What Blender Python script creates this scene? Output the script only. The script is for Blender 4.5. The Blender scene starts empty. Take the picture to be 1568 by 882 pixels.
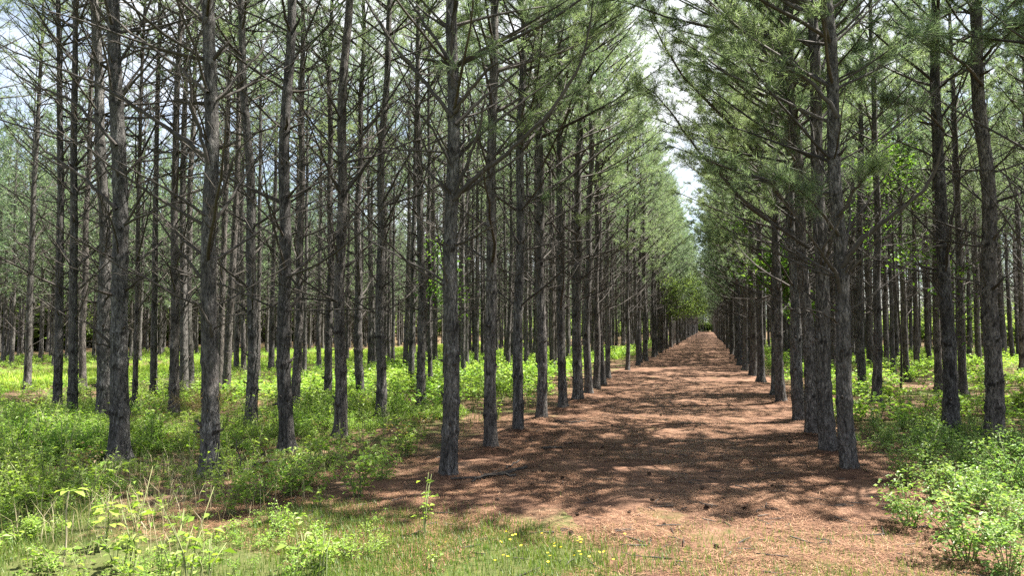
import bpy, math
import numpy as np
from mathutils import Matrix, Vector, Euler

# ------------------------------------------------------------------ scene, camera, light
scene = bpy.context.scene
COL = scene.collection
W0, H0, F0 = 1568.0, 882.0, 1120.0          # measured on the photograph
YAW, PITCH, EYE = math.radians(15.0), math.radians(3.0), 1.9

cam_data = bpy.data.cameras.new('camera')
cam_data.lens = 36.0 * F0 / W0
cam_data.sensor_width = 36.0
cam_data.clip_start = 0.05
cam_data.clip_end = 3000
cam = bpy.data.objects.new('camera', cam_data)
COL.objects.link(cam)
cam.location = (0, 0, EYE)
cam.rotation_euler = Euler((math.pi / 2 + PITCH, 0, YAW), 'XYZ')
scene.camera = cam
RC = np.array(cam.rotation_euler.to_matrix())

SUN_EL, SUN_AZ = math.radians(63), math.radians(60)      # azimuth from +Y towards +X
world = bpy.data.worlds.new('World')
scene.world = world
world.use_nodes = True
nt = world.node_tree
nt.nodes.clear()
n_out = nt.nodes.new('ShaderNodeOutputWorld')
n_bg = nt.nodes.new('ShaderNodeBackground')
n_sky = nt.nodes.new('ShaderNodeTexSky')
n_sky.sky_type = 'NISHITA'
n_sky.sun_disc = False
n_sky.sun_elevation = SUN_EL
n_sky.sun_rotation = SUN_AZ
n_sky.air_density = 1.0
n_sky.dust_density = 1.0
n_tc = nt.nodes.new('ShaderNodeTexCoord')
n_map = nt.nodes.new('ShaderNodeMapping')
n_map.inputs['Scale'].default_value = (1, 1, 2.2)
n_noise = nt.nodes.new('ShaderNodeTexNoise')
n_noise.inputs['Scale'].default_value = 2.6
n_noise.inputs['Detail'].default_value = 7
n_noise.inputs['Roughness'].default_value = 0.6
n_ramp = nt.nodes.new('ShaderNodeValToRGB')
n_ramp.color_ramp.elements[0].position = 0.47
n_ramp.color_ramp.elements[0].color = (0.28, 0.28, 0.28, 1)
n_ramp.color_ramp.elements[1].position = 0.66
n_mix = nt.nodes.new('ShaderNodeMix')
n_mix.data_type = 'RGBA'
n_mix.inputs[7].default_value = (6.0, 6.2, 6.5, 1)
nt.links.new(n_tc.outputs['Generated'], n_map.inputs['Vector'])
nt.links.new(n_map.outputs['Vector'], n_noise.inputs['Vector'])
n_dot = nt.nodes.new('ShaderNodeVectorMath')
n_dot.operation = 'DOT_PRODUCT'
n_dot.inputs[1].default_value = (-0.10, 0.92, 0.38)
n_bank = nt.nodes.new('ShaderNodeMapRange')
n_bank.inputs[1].default_value = 0.88
n_bank.inputs[2].default_value = 0.99
n_bank.inputs[3].default_value = 0.0
n_bank.inputs[4].default_value = 0.13
n_add = nt.nodes.new('ShaderNodeMath')
nt.links.new(n_tc.outputs['Generated'], n_dot.inputs[0])
nt.links.new(n_dot.outputs['Value'], n_bank.inputs[0])
nt.links.new(n_bank.outputs[0], n_add.inputs[0])
nt.links.new(n_noise.outputs['Fac'], n_add.inputs[1])
nt.links.new(n_add.outputs[0], n_ramp.inputs['Fac'])
nt.links.new(n_ramp.outputs['Color'], n_mix.inputs[0])
nt.links.new(n_sky.outputs['Color'], n_mix.inputs[6])
nt.links.new(n_mix.outputs[2], n_bg.inputs['Color'])
n_bg.inputs['Strength'].default_value = 0.048
nt.links.new(n_bg.outputs['Background'], n_out.inputs['Surface'])

sun_data = bpy.data.lights.new('sun', 'SUN')
sun_data.energy = 5.0
sun_data.angle = math.radians(0.5)
sun_data.color = (1.0, 0.95, 0.86)
sun = bpy.data.objects.new('sun', sun_data)
COL.objects.link(sun)
sd = Vector((math.sin(SUN_AZ) * math.cos(SUN_EL), math.cos(SUN_AZ) * math.cos(SUN_EL), math.sin(SUN_EL)))
sun.rotation_euler = sd.to_track_quat('Z', 'Y').to_euler()

vs = scene.view_settings
vs.view_transform = 'Standard'
vs.look = 'None'
vs.gamma = 1
vs.use_curve_mapping = False
vs.exposure = 2.35
scene.render.engine = 'CYCLES'
cy = scene.cycles
cy.max_bounces = 6
cy.diffuse_bounces = 3
cy.glossy_bounces = 2
cy.transmission_bounces = 3
cy.transparent_max_bounces = 4
cy.caustics_reflective = False
cy.caustics_refractive = False
cy.sample_clamp_indirect = 3.0
cy.use_denoising = False

# ------------------------------------------------------------------ helpers
rng = np.random.default_rng(7)


def hash2(ix, iy, seed):
    n = (ix.astype(np.int64) * 374761393 + iy.astype(np.int64) * 668265263 + seed * 1274126177) & 0x7fffffff
    n = ((n ^ (n >> 13)) * 1274126177) & 0x7fffffff
    n = (n ^ (n >> 16)) & 0xffff
    return n / 65535.0


def vnoise(x, y, seed=0):
    x = np.asarray(x, float)
    y = np.asarray(y, float)
    ix, iy = np.floor(x), np.floor(y)
    fx, fy = x - ix, y - iy
    fx, fy = fx * fx * (3 - 2 * fx), fy * fy * (3 - 2 * fy)
    a, b = hash2(ix, iy, seed), hash2(ix + 1, iy, seed)
    c, d = hash2(ix, iy + 1, seed), hash2(ix + 1, iy + 1, seed)
    return (a + (b - a) * fx) * (1 - fy) + (c + (d - c) * fx) * fy


def fbm(x, y, seed=0, oct=4):
    s, amp, tot = 0.0, 1.0, 0.0
    for i in range(oct):
        s = s + amp * vnoise(np.asarray(x) * 2 ** i, np.asarray(y) * 2 ** i, seed + i * 17)
        tot += amp
        amp *= 0.5
    return s / tot


def zg(x, y):                                   # height of the forest floor
    return 0.10 * (fbm(np.asarray(x) * 0.22, np.asarray(y) * 0.22, 3, 3) - 0.5)


def ray(px, py):
    d = RC @ np.array([(px - W0 / 2) / F0, -(py - H0 / 2) / F0, -1.0])
    return d


def on_ground(px, py):
    d = ray(px, py)
    t = EYE / -d[2]
    p = np.array([d[0] * t, d[1] * t])
    for _ in range(3):
        t = (EYE - float(zg(p[0], p[1]))) / -d[2]
        p = np.array([d[0] * t, d[1] * t])
    return p


def at_depth(px, py, depth):                    # depth along the camera's axis
    return np.array([0, 0, EYE]) + ray(px, py) * depth


FWD = RC @ np.array([0, 0, -1.0])


def depth_of(p):
    return float((np.asarray(p) - np.array([0, 0, EYE])) @ FWD)


def project(p):
    v = RC.T @ (np.asarray(p, float) - np.array([0, 0, EYE]))
    if v[2] > -0.1:
        return None
    return W0 / 2 + F0 * v[0] / -v[2], H0 / 2 - F0 * v[1] / -v[2]


def unit(v):
    return v / (np.linalg.norm(v, axis=-1, keepdims=True) + 1e-12)


class Acc:
    """collects points and faces of one mesh"""

    def __init__(self):
        self.v, self.f, self.n = [], [], 0

    def add(self, verts, faces, mat=0, smooth=True):
        verts = np.asarray(verts, np.float32).reshape(-1, 3)
        faces = np.asarray(faces, np.int32)
        self.v.append(verts)
        self.f.append((faces + self.n, mat, smooth))
        self.n += len(verts)

    def tube(self, P, R, k=6, mat=0, cap=True):
        P = np.asarray(P, float)
        R = np.asarray(R, float)
        n = len(P)
        T = unit(np.gradient(P, axis=0))
        ref = np.array([0.31, 0.95, 0.05]) if abs(T[:, 2]).mean() > 0.6 else np.array([0.05, 0.11, 0.99])
        U = unit(np.cross(T, ref))
        V = np.cross(T, U)
        a = np.arange(k) * 2 * np.pi / k
        ring = P[:, None, :] + R.reshape(n, -1, 1) * (np.cos(a)[None, :, None] * U[:, None, :] + np.sin(a)[None, :, None] * V[:, None, :])
        i = np.arange(n - 1)[:, None] * k
        j = np.arange(k)[None, :]
        j2 = (j + 1) % k
        q = np.stack([i + j, i + j2, i + k + j2, i + k + j], -1).reshape(-1, 4)
        verts = ring.reshape(-1, 3)
        self.add(verts, q, mat)
        if cap:
            self.n -= len(verts)
            base = self.n
            self.n += len(verts)
            self.v.append(P[-1:].astype(np.float32))
            tip = self.n
            self.n += 1
            jj = np.arange(k)
            t = np.stack([base + (n - 1) * k + jj, base + (n - 1) * k + (jj + 1) % k, np.full(k, tip)], -1).astype(np.int32)
            self.f.append((t, mat, True))

    def mesh(self, name, mats):
        me = bpy.data.meshes.new(name)
        if not self.v:
            return me
        V = np.concatenate(self.v).astype(np.float32)
        loops = np.concatenate([f.reshape(-1) for f, _, _ in self.f]).astype(np.int32)
        tot = np.concatenate([np.full(len(f), f.shape[1], np.int32) for f, _, _ in self.f])
        mi = np.concatenate([np.full(len(f), m, np.int32) for f, m, _ in self.f])
        sm = np.concatenate([np.full(len(f), s, bool) for f, _, s in self.f])
        st = np.zeros(len(tot), np.int32)
        st[1:] = np.cumsum(tot)[:-1]
        me.vertices.add(len(V))
        me.vertices.foreach_set('co', V.reshape(-1))
        me.loops.add(len(loops))
        me.loops.foreach_set('vertex_index', loops)
        me.polygons.add(len(tot))
        me.polygons.foreach_set('loop_start', st)
        me.polygons.foreach_set('material_index', mi)
        me.polygons.foreach_set('use_smooth', sm)
        for m in mats:
            me.materials.append(m)
        me.update(calc_edges=True)
        if getattr(self, 'attr', None) is not None:
            at = me.attributes.new('scar', 'FLOAT', 'POINT')
            full = np.zeros(len(V), np.float32)
            full[:len(self.attr)] = self.attr
            at.data.foreach_set('value', full)
        return me


def link(name, data, parent=None, loc=None, rot=None):
    o = bpy.data.objects.new(name, data)
    COL.objects.link(o)
    if parent is not None:
        o.parent = parent
    if loc is not None:
        o.location = loc
    if rot is not None:
        o.rotation_euler = rot
    return o


def tag(o, label=None, cat=None, group=None, kind=None):
    if label:
        o['label'] = label
    if cat:
        o['category'] = cat
    if group:
        o['group'] = group
    if kind:
        o['kind'] = kind
    return o


# ------------------------------------------------------------------ materials
class NT:
    def __init__(self, name):
        self.m = bpy.data.materials.new(name)
        self.m.use_nodes = True
        self.t = self.m.node_tree
        self.t.nodes.clear()
        self.out = self.t.nodes.new('ShaderNodeOutputMaterial')

    def n(self, typ, **kw):
        nd = self.t.nodes.new(typ)
        for k, v in kw.items():
            if k in nd.inputs:
                nd.inputs[k].default_value = v
            else:
                setattr(nd, k, v)
        return nd

    def l(self, a, b):
        self.t.links.new(a, b)

    def ramp(self, src, stops):
        r = self.n('ShaderNodeValToRGB')
        e = r.color_ramp.elements
        while len(e) < len(stops):
            e.new(0.5)
        for el, (p, c) in zip(e, stops):
            el.position = p
            el.color = (*c, 1) if len(c) == 3 else c
        self.l(src, r.inputs['Fac'])
        return r.outputs['Color']

    def mix(self, fac, a, b, blend='MIX'):
        m = self.n('ShaderNodeMix', data_type='RGBA', blend_type=blend)
        for sock, v in ((m.inputs[0], fac), (m.inputs[6], a), (m.inputs[7], b)):
            if hasattr(v, 'links') or hasattr(v, 'is_linked'):
                self.l(v, sock)
            elif isinstance(v, tuple):
                sock.default_value = (*v, 1)
            else:
                sock.default_value = v
        return m.outputs[2]

    def noise(self, scale, detail=4, rough=0.55, vec=None, dist=0.0):
        nd = self.n('ShaderNodeTexNoise')
        nd.inputs['Scale'].default_value = scale
        nd.inputs['Detail'].default_value = detail
        nd.inputs['Roughness'].default_value = rough
        nd.inputs['Distortion'].default_value = dist
        if vec is not None:
            self.l(vec, nd.inputs['Vector'])
        return nd.outputs['Fac']

    def position(self):
        return self.n('ShaderNodeNewGeometry').outputs['Position']

    def scaled(self, vec, s):
        m = self.n('ShaderNodeMapping')
        m.inputs['Scale'].default_value = s
        self.l(vec, m.inputs['Vector'])
        return m.outputs['Vector']


def bark_material(name, crack, plate, pale, vs=1.0):
    b = NT(name)
    co = b.n('ShaderNodeTexCoord').outputs['Object']
    rnd = b.n('ShaderNodeObjectInfo').outputs['Random']
    off = b.n('ShaderNodeVectorMath', operation='MULTIPLY_ADD')
    b.l(rnd, off.inputs[0])
    off.inputs[1].default_value = (37, 11, 53)
    b.l(co, off.inputs[2])
    co = off.outputs[0]
    warp = b.noise(9, 3, 0.5, co)
    wv = b.n('ShaderNodeVectorMath', operation='MULTIPLY_ADD')
    b.l(warp, wv.inputs[0])
    wv.inputs[1].default_value = (0.09, 0.09, 0.22)
    b.l(co, wv.inputs[2])
    st = b.scaled(wv.outputs[0], (58 * vs, 58 * vs, 15 * vs))
    vc = b.n('ShaderNodeTexVoronoi', feature='F1')
    vc.inputs['Scale'].default_value = 1.0
    b.l(st, vc.inputs['Vector'])
    fine = b.noise(1.0, 6, 0.7, b.scaled(co, (75, 75, 17)), 0.6)
    big = b.noise(2.3, 3, 0.5, co)
    mid = b.noise(1.0, 4, 0.6, b.scaled(co, (24, 24, 5)), 0.8)
    sep = b.n('ShaderNodeSeparateColor')
    b.l(vc.outputs['Color'], sep.inputs[0])
    plate_c = b.mix(sep.outputs[0], plate, pale)
    plate_c = b.mix(b.ramp(big, [(0.38, (0, 0, 0)), (0.68, (1, 1, 1))]), plate_c, tuple(min(1, c * 1.4) for c in plate))
    edge = b.ramp(vc.outputs['Distance'], [(0.25, (1, 1, 1)), (0.75, (0, 0, 0))])
    ridge = b.ramp(fine, [(0.40, (0, 0, 0)), (0.53, (1, 1, 1))])
    edge = b.mix(0.6, edge, ridge)
    edge = b.mix(0.45, edge, b.ramp(mid, [(0.42, (0, 0, 0)), (0.55, (1, 1, 1))]))
    col = b.mix(edge, crack, plate_c)
    hgt = b.mix(0.35, edge, fine)
    tone = b.ramp(rnd, [(0.0, (0.72, 0.70, 0.70)), (0.35, (1.0, 0.98, 0.97)), (0.6, (1.06, 0.97, 0.91)), (0.8, (0.85, 0.85, 0.86)), (1.0, (1.25, 1.22, 1.18))])
    col = b.mix(1.0, col, tone, 'MULTIPLY')
    lich = b.noise(6.5, 4, 0.7, co)
    col = b.mix(b.ramp(lich, [(0.64, (0, 0, 0)), (0.70, (0.3, 0.3, 0.3))]), col, (0.20, 0.13, 0.10))
    at = b.n('ShaderNodeAttribute')
    at.attribute_name = 'scar'
    sm_ = b.n('ShaderNodeMath', operation='MULTIPLY')
    b.l(at.outputs['Fac'], sm_.inputs[0])
    b.l(b.ramp(fine, [(0.2, (1.5, 1.5, 1.5)), (0.75, (0.4, 0.4, 0.4))]), sm_.inputs[1])
    col = b.mix(b.ramp(sm_.outputs[0], [(0.2, (0, 0, 0)), (0.6, (0.9, 0.9, 0.9))]), col, (0.014, 0.011, 0.0095))
    bump = b.n('ShaderNodeBump')
    bump.inputs['Strength'].default_value = 0.9
    bump.inputs['Distance'].default_value = 0.03
    b.l(hgt, bump.inputs['Height'])
    p = b.n('ShaderNodeBsdfPrincipled')
    b.l(col, p.inputs['Base Color'])
    p.inputs['Roughness'].default_value = 0.85
    p.inputs['Specular IOR Level'].default_value = 0.25
    b.l(bump.outputs['Normal'], p.inputs['Normal'])
    b.l(p.outputs[0], b.out.inputs['Surface'])
    return b.m


def wood_material(name, a, c, scale=20):
    b = NT(name)
    co = b.n('ShaderNodeTexCoord').outputs['Object']
    n1 = b.noise(scale, 4, 0.6, co)
    n2 = b.noise(1.7, 2, 0.5, co)
    isl = b.n('ShaderNodeNewGeometry').outputs['Random Per Island']
    col = b.mix(b.ramp(n1, [(0.3, (0, 0, 0)), (0.7, (1, 1, 1))]), a, c)
    col = b.mix(b.ramp(n2, [(0.4, (0, 0, 0)), (0.65, (0.6, 0.6, 0.6))]), col, tuple(min(1, v * 1.5) for v in c))
    dark = b.n('ShaderNodeMapRange')
    b.l(isl, dark.inputs[0])
    dark.inputs[3].default_value = 0.0
    dark.inputs[4].default_value = 0.75
    col = b.mix(dark.outputs[0], col, a)
    p = b.n('ShaderNodeBsdfPrincipled')
    b.l(col, p.inputs['Base Color'])
    p.inputs['Roughness'].default_value = 0.8
    p.inputs['Specular IOR Level'].default_value = 0.3
    b.l(p.outputs[0], b.out.inputs['Surface'])
    return b.m


def leaf_material(name, stops, trans=0.45, gloss=0.35, patch=None, patch_scale=0.7, tint=1.5, blue=0.55):
    """stops: colours spread over the leaves at random"""
    b = NT(name)
    isl = b.n('ShaderNodeNewGeometry').outputs['Random Per Island']
    k = len(stops)
    col = b.ramp(isl, [((i + 0.0) / max(1, k - 1), s) for i, s in enumerate(stops)])
    if patch:
        pn = b.noise(patch_scale, 3, 0.6, b.position())
        col = b.mix(b.ramp(pn, [(0.42, (0, 0, 0)), (0.66, (1, 1, 1))]), col, patch)
    if name == 'pine_needles':
        rnd = b.n('ShaderNodeObjectInfo').outputs['Random']
        col = b.mix(b.ramp(rnd, [(0.3, (0, 0, 0)), (1.0, (0.5, 0.5, 0.5))]), col, (0.08, 0.122, 0.09))
    p = b.n('ShaderNodeBsdfPrincipled')
    b.l(col, p.inputs['Base Color'])
    p.inputs['Roughness'].default_value = 0.5
    p.inputs['Specular IOR Level'].default_value = gloss
    t = b.n('ShaderNodeBsdfTranslucent')
    tc = b.mix(1.0, col, (tint, tint * 1.05, tint * blue), 'MULTIPLY')
    b.l(tc, t.inputs['Color'])
    mx = b.n('ShaderNodeMixShader')
    mx.inputs[0].default_value = trans
    b.l(p.outputs[0], mx.inputs[1])
    b.l(t.outputs[0], mx.inputs[2])
    b.l(mx.outputs[0], b.out.inputs['Surface'])
    return b.m


M_BARK = bark_material('pine_bark', (0.007, 0.0063, 0.0058), (0.078, 0.073, 0.069), (0.29, 0.28, 0.267))
M_DEAD = wood_material('dead_branch_wood', (0.018, 0.015, 0.0125), (0.085, 0.073, 0.063))
M_NEEDLE = leaf_material('pine_needles', [(0.06, 0.098, 0.062), (0.095, 0.142, 0.08), (0.135, 0.188, 0.095), (0.19, 0.235, 0.12)], 0.55, 0.6,
                         patch=(0.175, 0.215, 0.10), patch_scale=0.25, tint=1.55, blue=0.8)
M_KNOT = wood_material('resin_dark_knot', (0.02, 0.016, 0.013), (0.06, 0.048, 0.04))
M_DRYN = leaf_material('dry_needles', [(0.20, 0.12, 0.06), (0.30, 0.21, 0.10), (0.22, 0.20, 0.08)], 0.35, 0.4)
M_LEAFB = leaf_material('seedling_leaves', [(0.13, 0.22, 0.03), (0.20, 0.30, 0.045), (0.26, 0.34, 0.065), (0.17, 0.26, 0.045)], 0.45, 0.4)
M_LEAF = leaf_material('undergrowth_leaves', [(0.09, 0.18, 0.03), (0.15, 0.28, 0.045), (0.22, 0.36, 0.06), (0.29, 0.39, 0.085)], 0.45, 0.45,
                       patch=(0.22, 0.30, 0.06), patch_scale=0.6)
M_LEAF2 = leaf_material('thicket_leaves', [(0.07, 0.14, 0.03), (0.12, 0.21, 0.045), (0.19, 0.28, 0.075), (0.27, 0.35, 0.12)], 0.4, 0.5,
                        patch=(0.13, 0.23, 0.06), patch_scale=0.8)
M_BROAD = leaf_material('broad_leaves', [(0.045, 0.105, 0.018), (0.08, 0.16, 0.025), (0.15, 0.24, 0.04)], 0.45, 0.4, tint=1.4)
M_SUNTINT = leaf_material('sunlit_tint_leaves', [(0.07, 0.115, 0.04), (0.11, 0.155, 0.055), (0.17, 0.21, 0.08)], 0.62, 0.4, tint=1.75)  # sunlit glow put into the leaf colour and its tint
M_GRASS = leaf_material('grass_blades', [(0.045, 0.10, 0.016), (0.075, 0.15, 0.026), (0.11, 0.18, 0.035), (0.19, 0.18, 0.07)], 0.4, 0.4,
                        patch=(0.12, 0.155, 0.036), patch_scale=0.9)
M_MEADOW = leaf_material('meadow_blades', [(0.20, 0.32, 0.05), (0.27, 0.38, 0.06), (0.33, 0.36, 0.10)], 0.45, 0.3)
M_STALK = leaf_material('dry_stalks', [(0.33, 0.27, 0.17), (0.42, 0.36, 0.24), (0.25, 0.22, 0.12)], 0.25, 0.3)
M_STRAW = leaf_material('pine_straw', [(0.045, 0.021, 0.013), (0.13, 0.066, 0.039), (0.235, 0.122, 0.07), (0.36, 0.228, 0.145)], 0.1, 0.35)
M_CONE = wood_material('cone_scales', (0.035, 0.022, 0.015), (0.09, 0.055, 0.035), 60)
M_YELLOW = leaf_material('yellow_petals', [(0.75, 0.55, 0.03), (0.85, 0.68, 0.06)], 0.3, 0.3)
M_STEM = wood_material('green_stem', (0.10, 0.13, 0.05), (0.20, 0.20, 0.09))
M_PSTEM = wood_material('pale_stem', (0.28, 0.23, 0.16), (0.42, 0.36, 0.27))


def ground_material():
    b = NT('forest_floor')
    pos = b.position()
    n1 = b.noise(0.55, 5, 0.6, pos)
    n2 = b.noise(9, 6, 0.7, pos)
    n3 = b.noise(70, 3, 0.6, pos)
    litter = b.ramp(n2, [(0.25, (0.045, 0.026, 0.016)), (0.5, (0.11, 0.067, 0.042)), (0.75, (0.19, 0.13, 0.083))])
    litter = b.mix(0.35, litter, b.ramp(n3, [(0.3, (0.045, 0.026, 0.016)), (0.7, (0.24, 0.165, 0.105))]))
    green = b.ramp(n2, [(0.3, (0.035, 0.06, 0.014)), (0.7, (0.085, 0.12, 0.03))])
    col = b.mix(b.ramp(n1, [(0.50, (0, 0, 0)), (0.60, (0.75, 0.75, 0.75))]), litter, green)
    sp = b.n('ShaderNodeSeparateXYZ')
    b.l(pos, sp.inputs[0])
    # the open headland at the end of the rows is short turf
    wob = b.noise(1.1, 5, 0.65, pos)
    addy = b.n('ShaderNodeMath', operation='MULTIPLY_ADD')
    b.l(wob, addy.inputs[0])
    addy.inputs[1].default_value = 3.0
    b.l(sp.outputs['Y'], addy.inputs[2])
    fore = b.n('ShaderNodeMapRange')
    b.l(addy.outputs[0], fore.inputs[0])
    fore.inputs[1].default_value = 7.6
    fore.inputs[2].default_value = 8.6
    fore.inputs[3].default_value = 0.8
    fore.inputs[4].default_value = 0.0
    turf = b.ramp(n2, [(0.25, (0.028, 0.05, 0.012)), (0.55, (0.06, 0.083, 0.022)), (0.8, (0.115, 0.095, 0.045))])
    col = b.mix(fore.outputs[0], col, turf)
    p = b.n('ShaderNodeBsdfPrincipled')
    b.l(col, p.inputs['Base Color'])
    p.inputs['Roughness'].default_value = 0.95
    p.inputs['Specular IOR Level'].default_value = 0.1
    bump = b.n('ShaderNodeBump')
    bump.inputs['Strength'].default_value = 0.8
    bump.inputs['Distance'].default_value = 0.03
    b.l(b.mix(0.5, n2, n3), bump.inputs['Height'])
    b.l(bump.outputs['Normal'], p.inputs['Normal'])
    b.l(p.outputs[0], b.out.inputs['Surface'])
    return b.m


def path_material():
    b = NT('needle_path')
    pos = b.position()
    n0 = b.noise(0.8, 5, 0.6, pos)
    n1 = b.noise(5, 6, 0.7, b.scaled(pos, (1, 1.0, 1)), 0.6)
    n2 = b.noise(45, 4, 0.7, b.scaled(pos, (1, 0.5, 1)), 0.8)
    col = b.ramp(n1, [(0.28, (0.034, 0.017, 0.011)), (0.43, (0.092, 0.049, 0.031)), (0.58, (0.155, 0.084, 0.051)), (0.78, (0.25, 0.16, 0.108))])
    col = b.mix(0.45, col, b.ramp(n2, [(0.34, (0.024, 0.012, 0.008)), (0.52, (0.125, 0.066, 0.042)), (0.68, (0.24, 0.152, 0.10))]))
    col = b.mix(b.ramp(n0, [(0.45, (0, 0, 0)), (0.7, (0.6, 0.6, 0.6))]), col, (0.20, 0.122, 0.082))
    n4 = b.noise(1.7, 5, 0.65, b.scaled(pos, (1.0, 0.8, 1)), 0.5)
    col = b.mix(b.ramp(n4, [(0.36, (0.75, 0.75, 0.75)), (0.52, (0, 0, 0))]), col, (0.055, 0.029, 0.019))
    col = b.mix(b.ramp(n4, [(0.54, (0, 0, 0)), (0.68, (0.6, 0.6, 0.6))]), col, (0.225, 0.14, 0.092))
    sand = b.noise(1.9, 4, 0.6, pos)
    col = b.mix(b.ramp(sand, [(0.70, (0, 0, 0)), (0.76, (0.8, 0.8, 0.8))]), col, (0.34, 0.30, 0.265))
    mossn = b.noise(0.9, 5, 0.7, b.scaled(pos, (1.3, 1, 1)))
    sp = b.n('ShaderNodeSeparateXYZ')
    b.l(pos, sp.inputs[0])
    fr_ = b.n('ShaderNodeMapRange')
    b.l(sp.outputs['Y'], fr_.inputs[0])
    for i_, v_ in ((1, 5.0), (2, 8.0), (3, 0.13), (4, -0.02)):
        fr_.inputs[i_].default_value = v_
    ad = b.n('ShaderNodeMath')
    b.l(mossn, ad.inputs[0])
    b.l(fr_.outputs[0], ad.inputs[1])
    moss = ad.outputs[0]
    col = b.mix(b.ramp(moss, [(0.58, (0, 0, 0)), (0.70, (0.55, 0.55, 0.55))]), col, (0.085, 0.092, 0.028))
    p = b.n('ShaderNodeBsdfPrincipled')
    b.l(col, p.inputs['Base Color'])
    p.inputs['Roughness'].default_value = 0.9
    p.inputs['Specular IOR Level'].default_value = 0.15
    bump = b.n('ShaderNodeBump')
    bump.inputs['Strength'].default_value = 0.9
    bump.inputs['Distance'].default_value = 0.035
    b.l(b.mix(0.5, n1, n2), bump.inputs['Height'])
    b.l(bump.outputs['Normal'], p.inputs['Normal'])
    b.l(p.outputs[0], b.out.inputs['Surface'])
    return b.m


def meadow_material():
    b = NT('clearing_grass')
    pos = b.position()
    n1 = b.noise(0.5, 4, 0.6, pos)
    n2 = b.noise(12, 5, 0.7, pos)
    col = b.ramp(n2, [(0.3, (0.09, 0.14, 0.022)), (0.7, (0.18, 0.22, 0.05))])
    col = b.mix(b.ramp(n1, [(0.48, (0, 0, 0)), (0.6, (0.7, 0.7, 0.7))]), col, (0.24, 0.19, 0.12))
    p = b.n('ShaderNodeBsdfPrincipled')
    b.l(col, p.inputs['Base Color'])
    p.inputs['Roughness'].default_value = 0.9
    b.l(p.outputs[0], b.out.inputs['Surface'])
    return b.m


M_GROUND, M_PATH, M_CLEAR = ground_material(), path_material(), meadow_material()

# ------------------------------------------------------------------ ground, path, clearing
PATH_L, PATH_R = -3.75, 2.05
STRIP_N, STRIP_F = -20.3, -25.6


def graded(a, b, s0, g):
    out, x, s = [a], a, s0
    while x < b:
        x += s
        s *= g
        out.append(min(x, b))
    return np.array(out)


def grid_mesh(xs, ys, zf, name, mat):
    X, Y = np.meshgrid(xs, ys)
    Z = zf(X, Y)
    nx, ny = len(xs), len(ys)
    i = np.arange(ny - 1)[:, None] * nx
    j = np.arange(nx - 1)[None, :]
    q = np.stack([i + j, i + j + 1, i + nx + j + 1, i + nx + j], -1).reshape(-1, 4)
    a = Acc()
    a.add(np.stack([X, Y, Z], -1).reshape(-1, 3), q)
    return a.mesh(name, [mat])


def path_edge(x, y):
    """positive inside the path, in metres from its uneven edge"""
    l = PATH_L + 1.1 * (fbm(np.asarray(y) * 0.35, 0 * np.asarray(y), 21, 4) - 0.5) - 0.9 * np.clip((9.5 - y) / 3, 0, 1.5)
    r = PATH_R + 1.0 * (fbm(np.asarray(y) * 0.35, 0 * np.asarray(y), 31, 4) - 0.5) + 0.5 * np.clip((9.5 - y) / 3, 0, 1.2)
    k = np.clip((np.asarray(x) + 1.5) / 2.0, 0, 1)
    near = (y - (7.15 - 2.6 * k * k * (3 - 2 * k)) - 1.7 * (fbm(np.asarray(x) * 1.3, 0 * np.asarray(x) + 4, 41, 4) - 0.5)) * 0.7
    return np.minimum(np.minimum(x - l, r - x), near)


def ground_z(x, y):
    pe = path_edge(x, y)
    z = zg(x, y) - 0.07 * np.clip(pe / 0.5, 0, 1)
    s = np.minimum(x - STRIP_F, STRIP_N - x)
    return z - 0.05 * np.clip(s / 0.4, 0, 1)


def path_z(x, y):
    pe = path_edge(x, y)
    clump = 0.10 * np.clip(fbm(np.asarray(x) * 1.5, np.asarray(y) * 1.9, 51, 4) - 0.45, 0, 1) + 0.03 * fbm(np.asarray(x) * 6, np.asarray(y) * 6, 61, 3)
    return zg(x, y) + np.where(pe > 0, 0.004 + clump * np.clip(pe / 0.4, 0, 1), np.maximum(-0.25, 0.004 + pe * 0.25))


left_xs = -graded(6.0, 700, 0.35, 1.09)[::-1]
right_xs = graded(4.5, 700, 0.35, 1.10)
mid_xs = np.arange(-5.85, 4.4, 0.15)
xs = np.concatenate([left_xs, mid_xs, right_xs])
ys = np.concatenate([-graded(0.5, 400, 0.5, 1.25)[::-1], graded(0, 900, 0.14, 1.018)])
tag(link('ground', grid_mesh(xs, ys, ground_z, 'ground', M_GROUND)), kind='structure')
pxs = np.arange(-6.2, 4.3, 0.07)
pys = graded(4.6, 270, 0.06, 1.0095)
tag(link('path', grid_mesh(pxs, pys, path_z, 'path', M_PATH)), kind='structure')
cxs = np.arange(STRIP_F - 0.4, STRIP_N + 0.41, 0.2)
cys = graded(2, 260, 0.3, 1.012)


def clear_z(x, y):
    e = np.minimum(x - STRIP_F, STRIP_N - x) + 0.8 * (fbm(np.asarray(x) * 0.5, np.asarray(y) * 0.5, 71, 3) - 0.5)
    return zg(x, y) + np.clip(e * 0.2, -0.2, 0.006)


tag(link('clearing', grid_mesh(cxs, cys, clear_z, 'clearing', M_CLEAR)), kind='structure')


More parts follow.
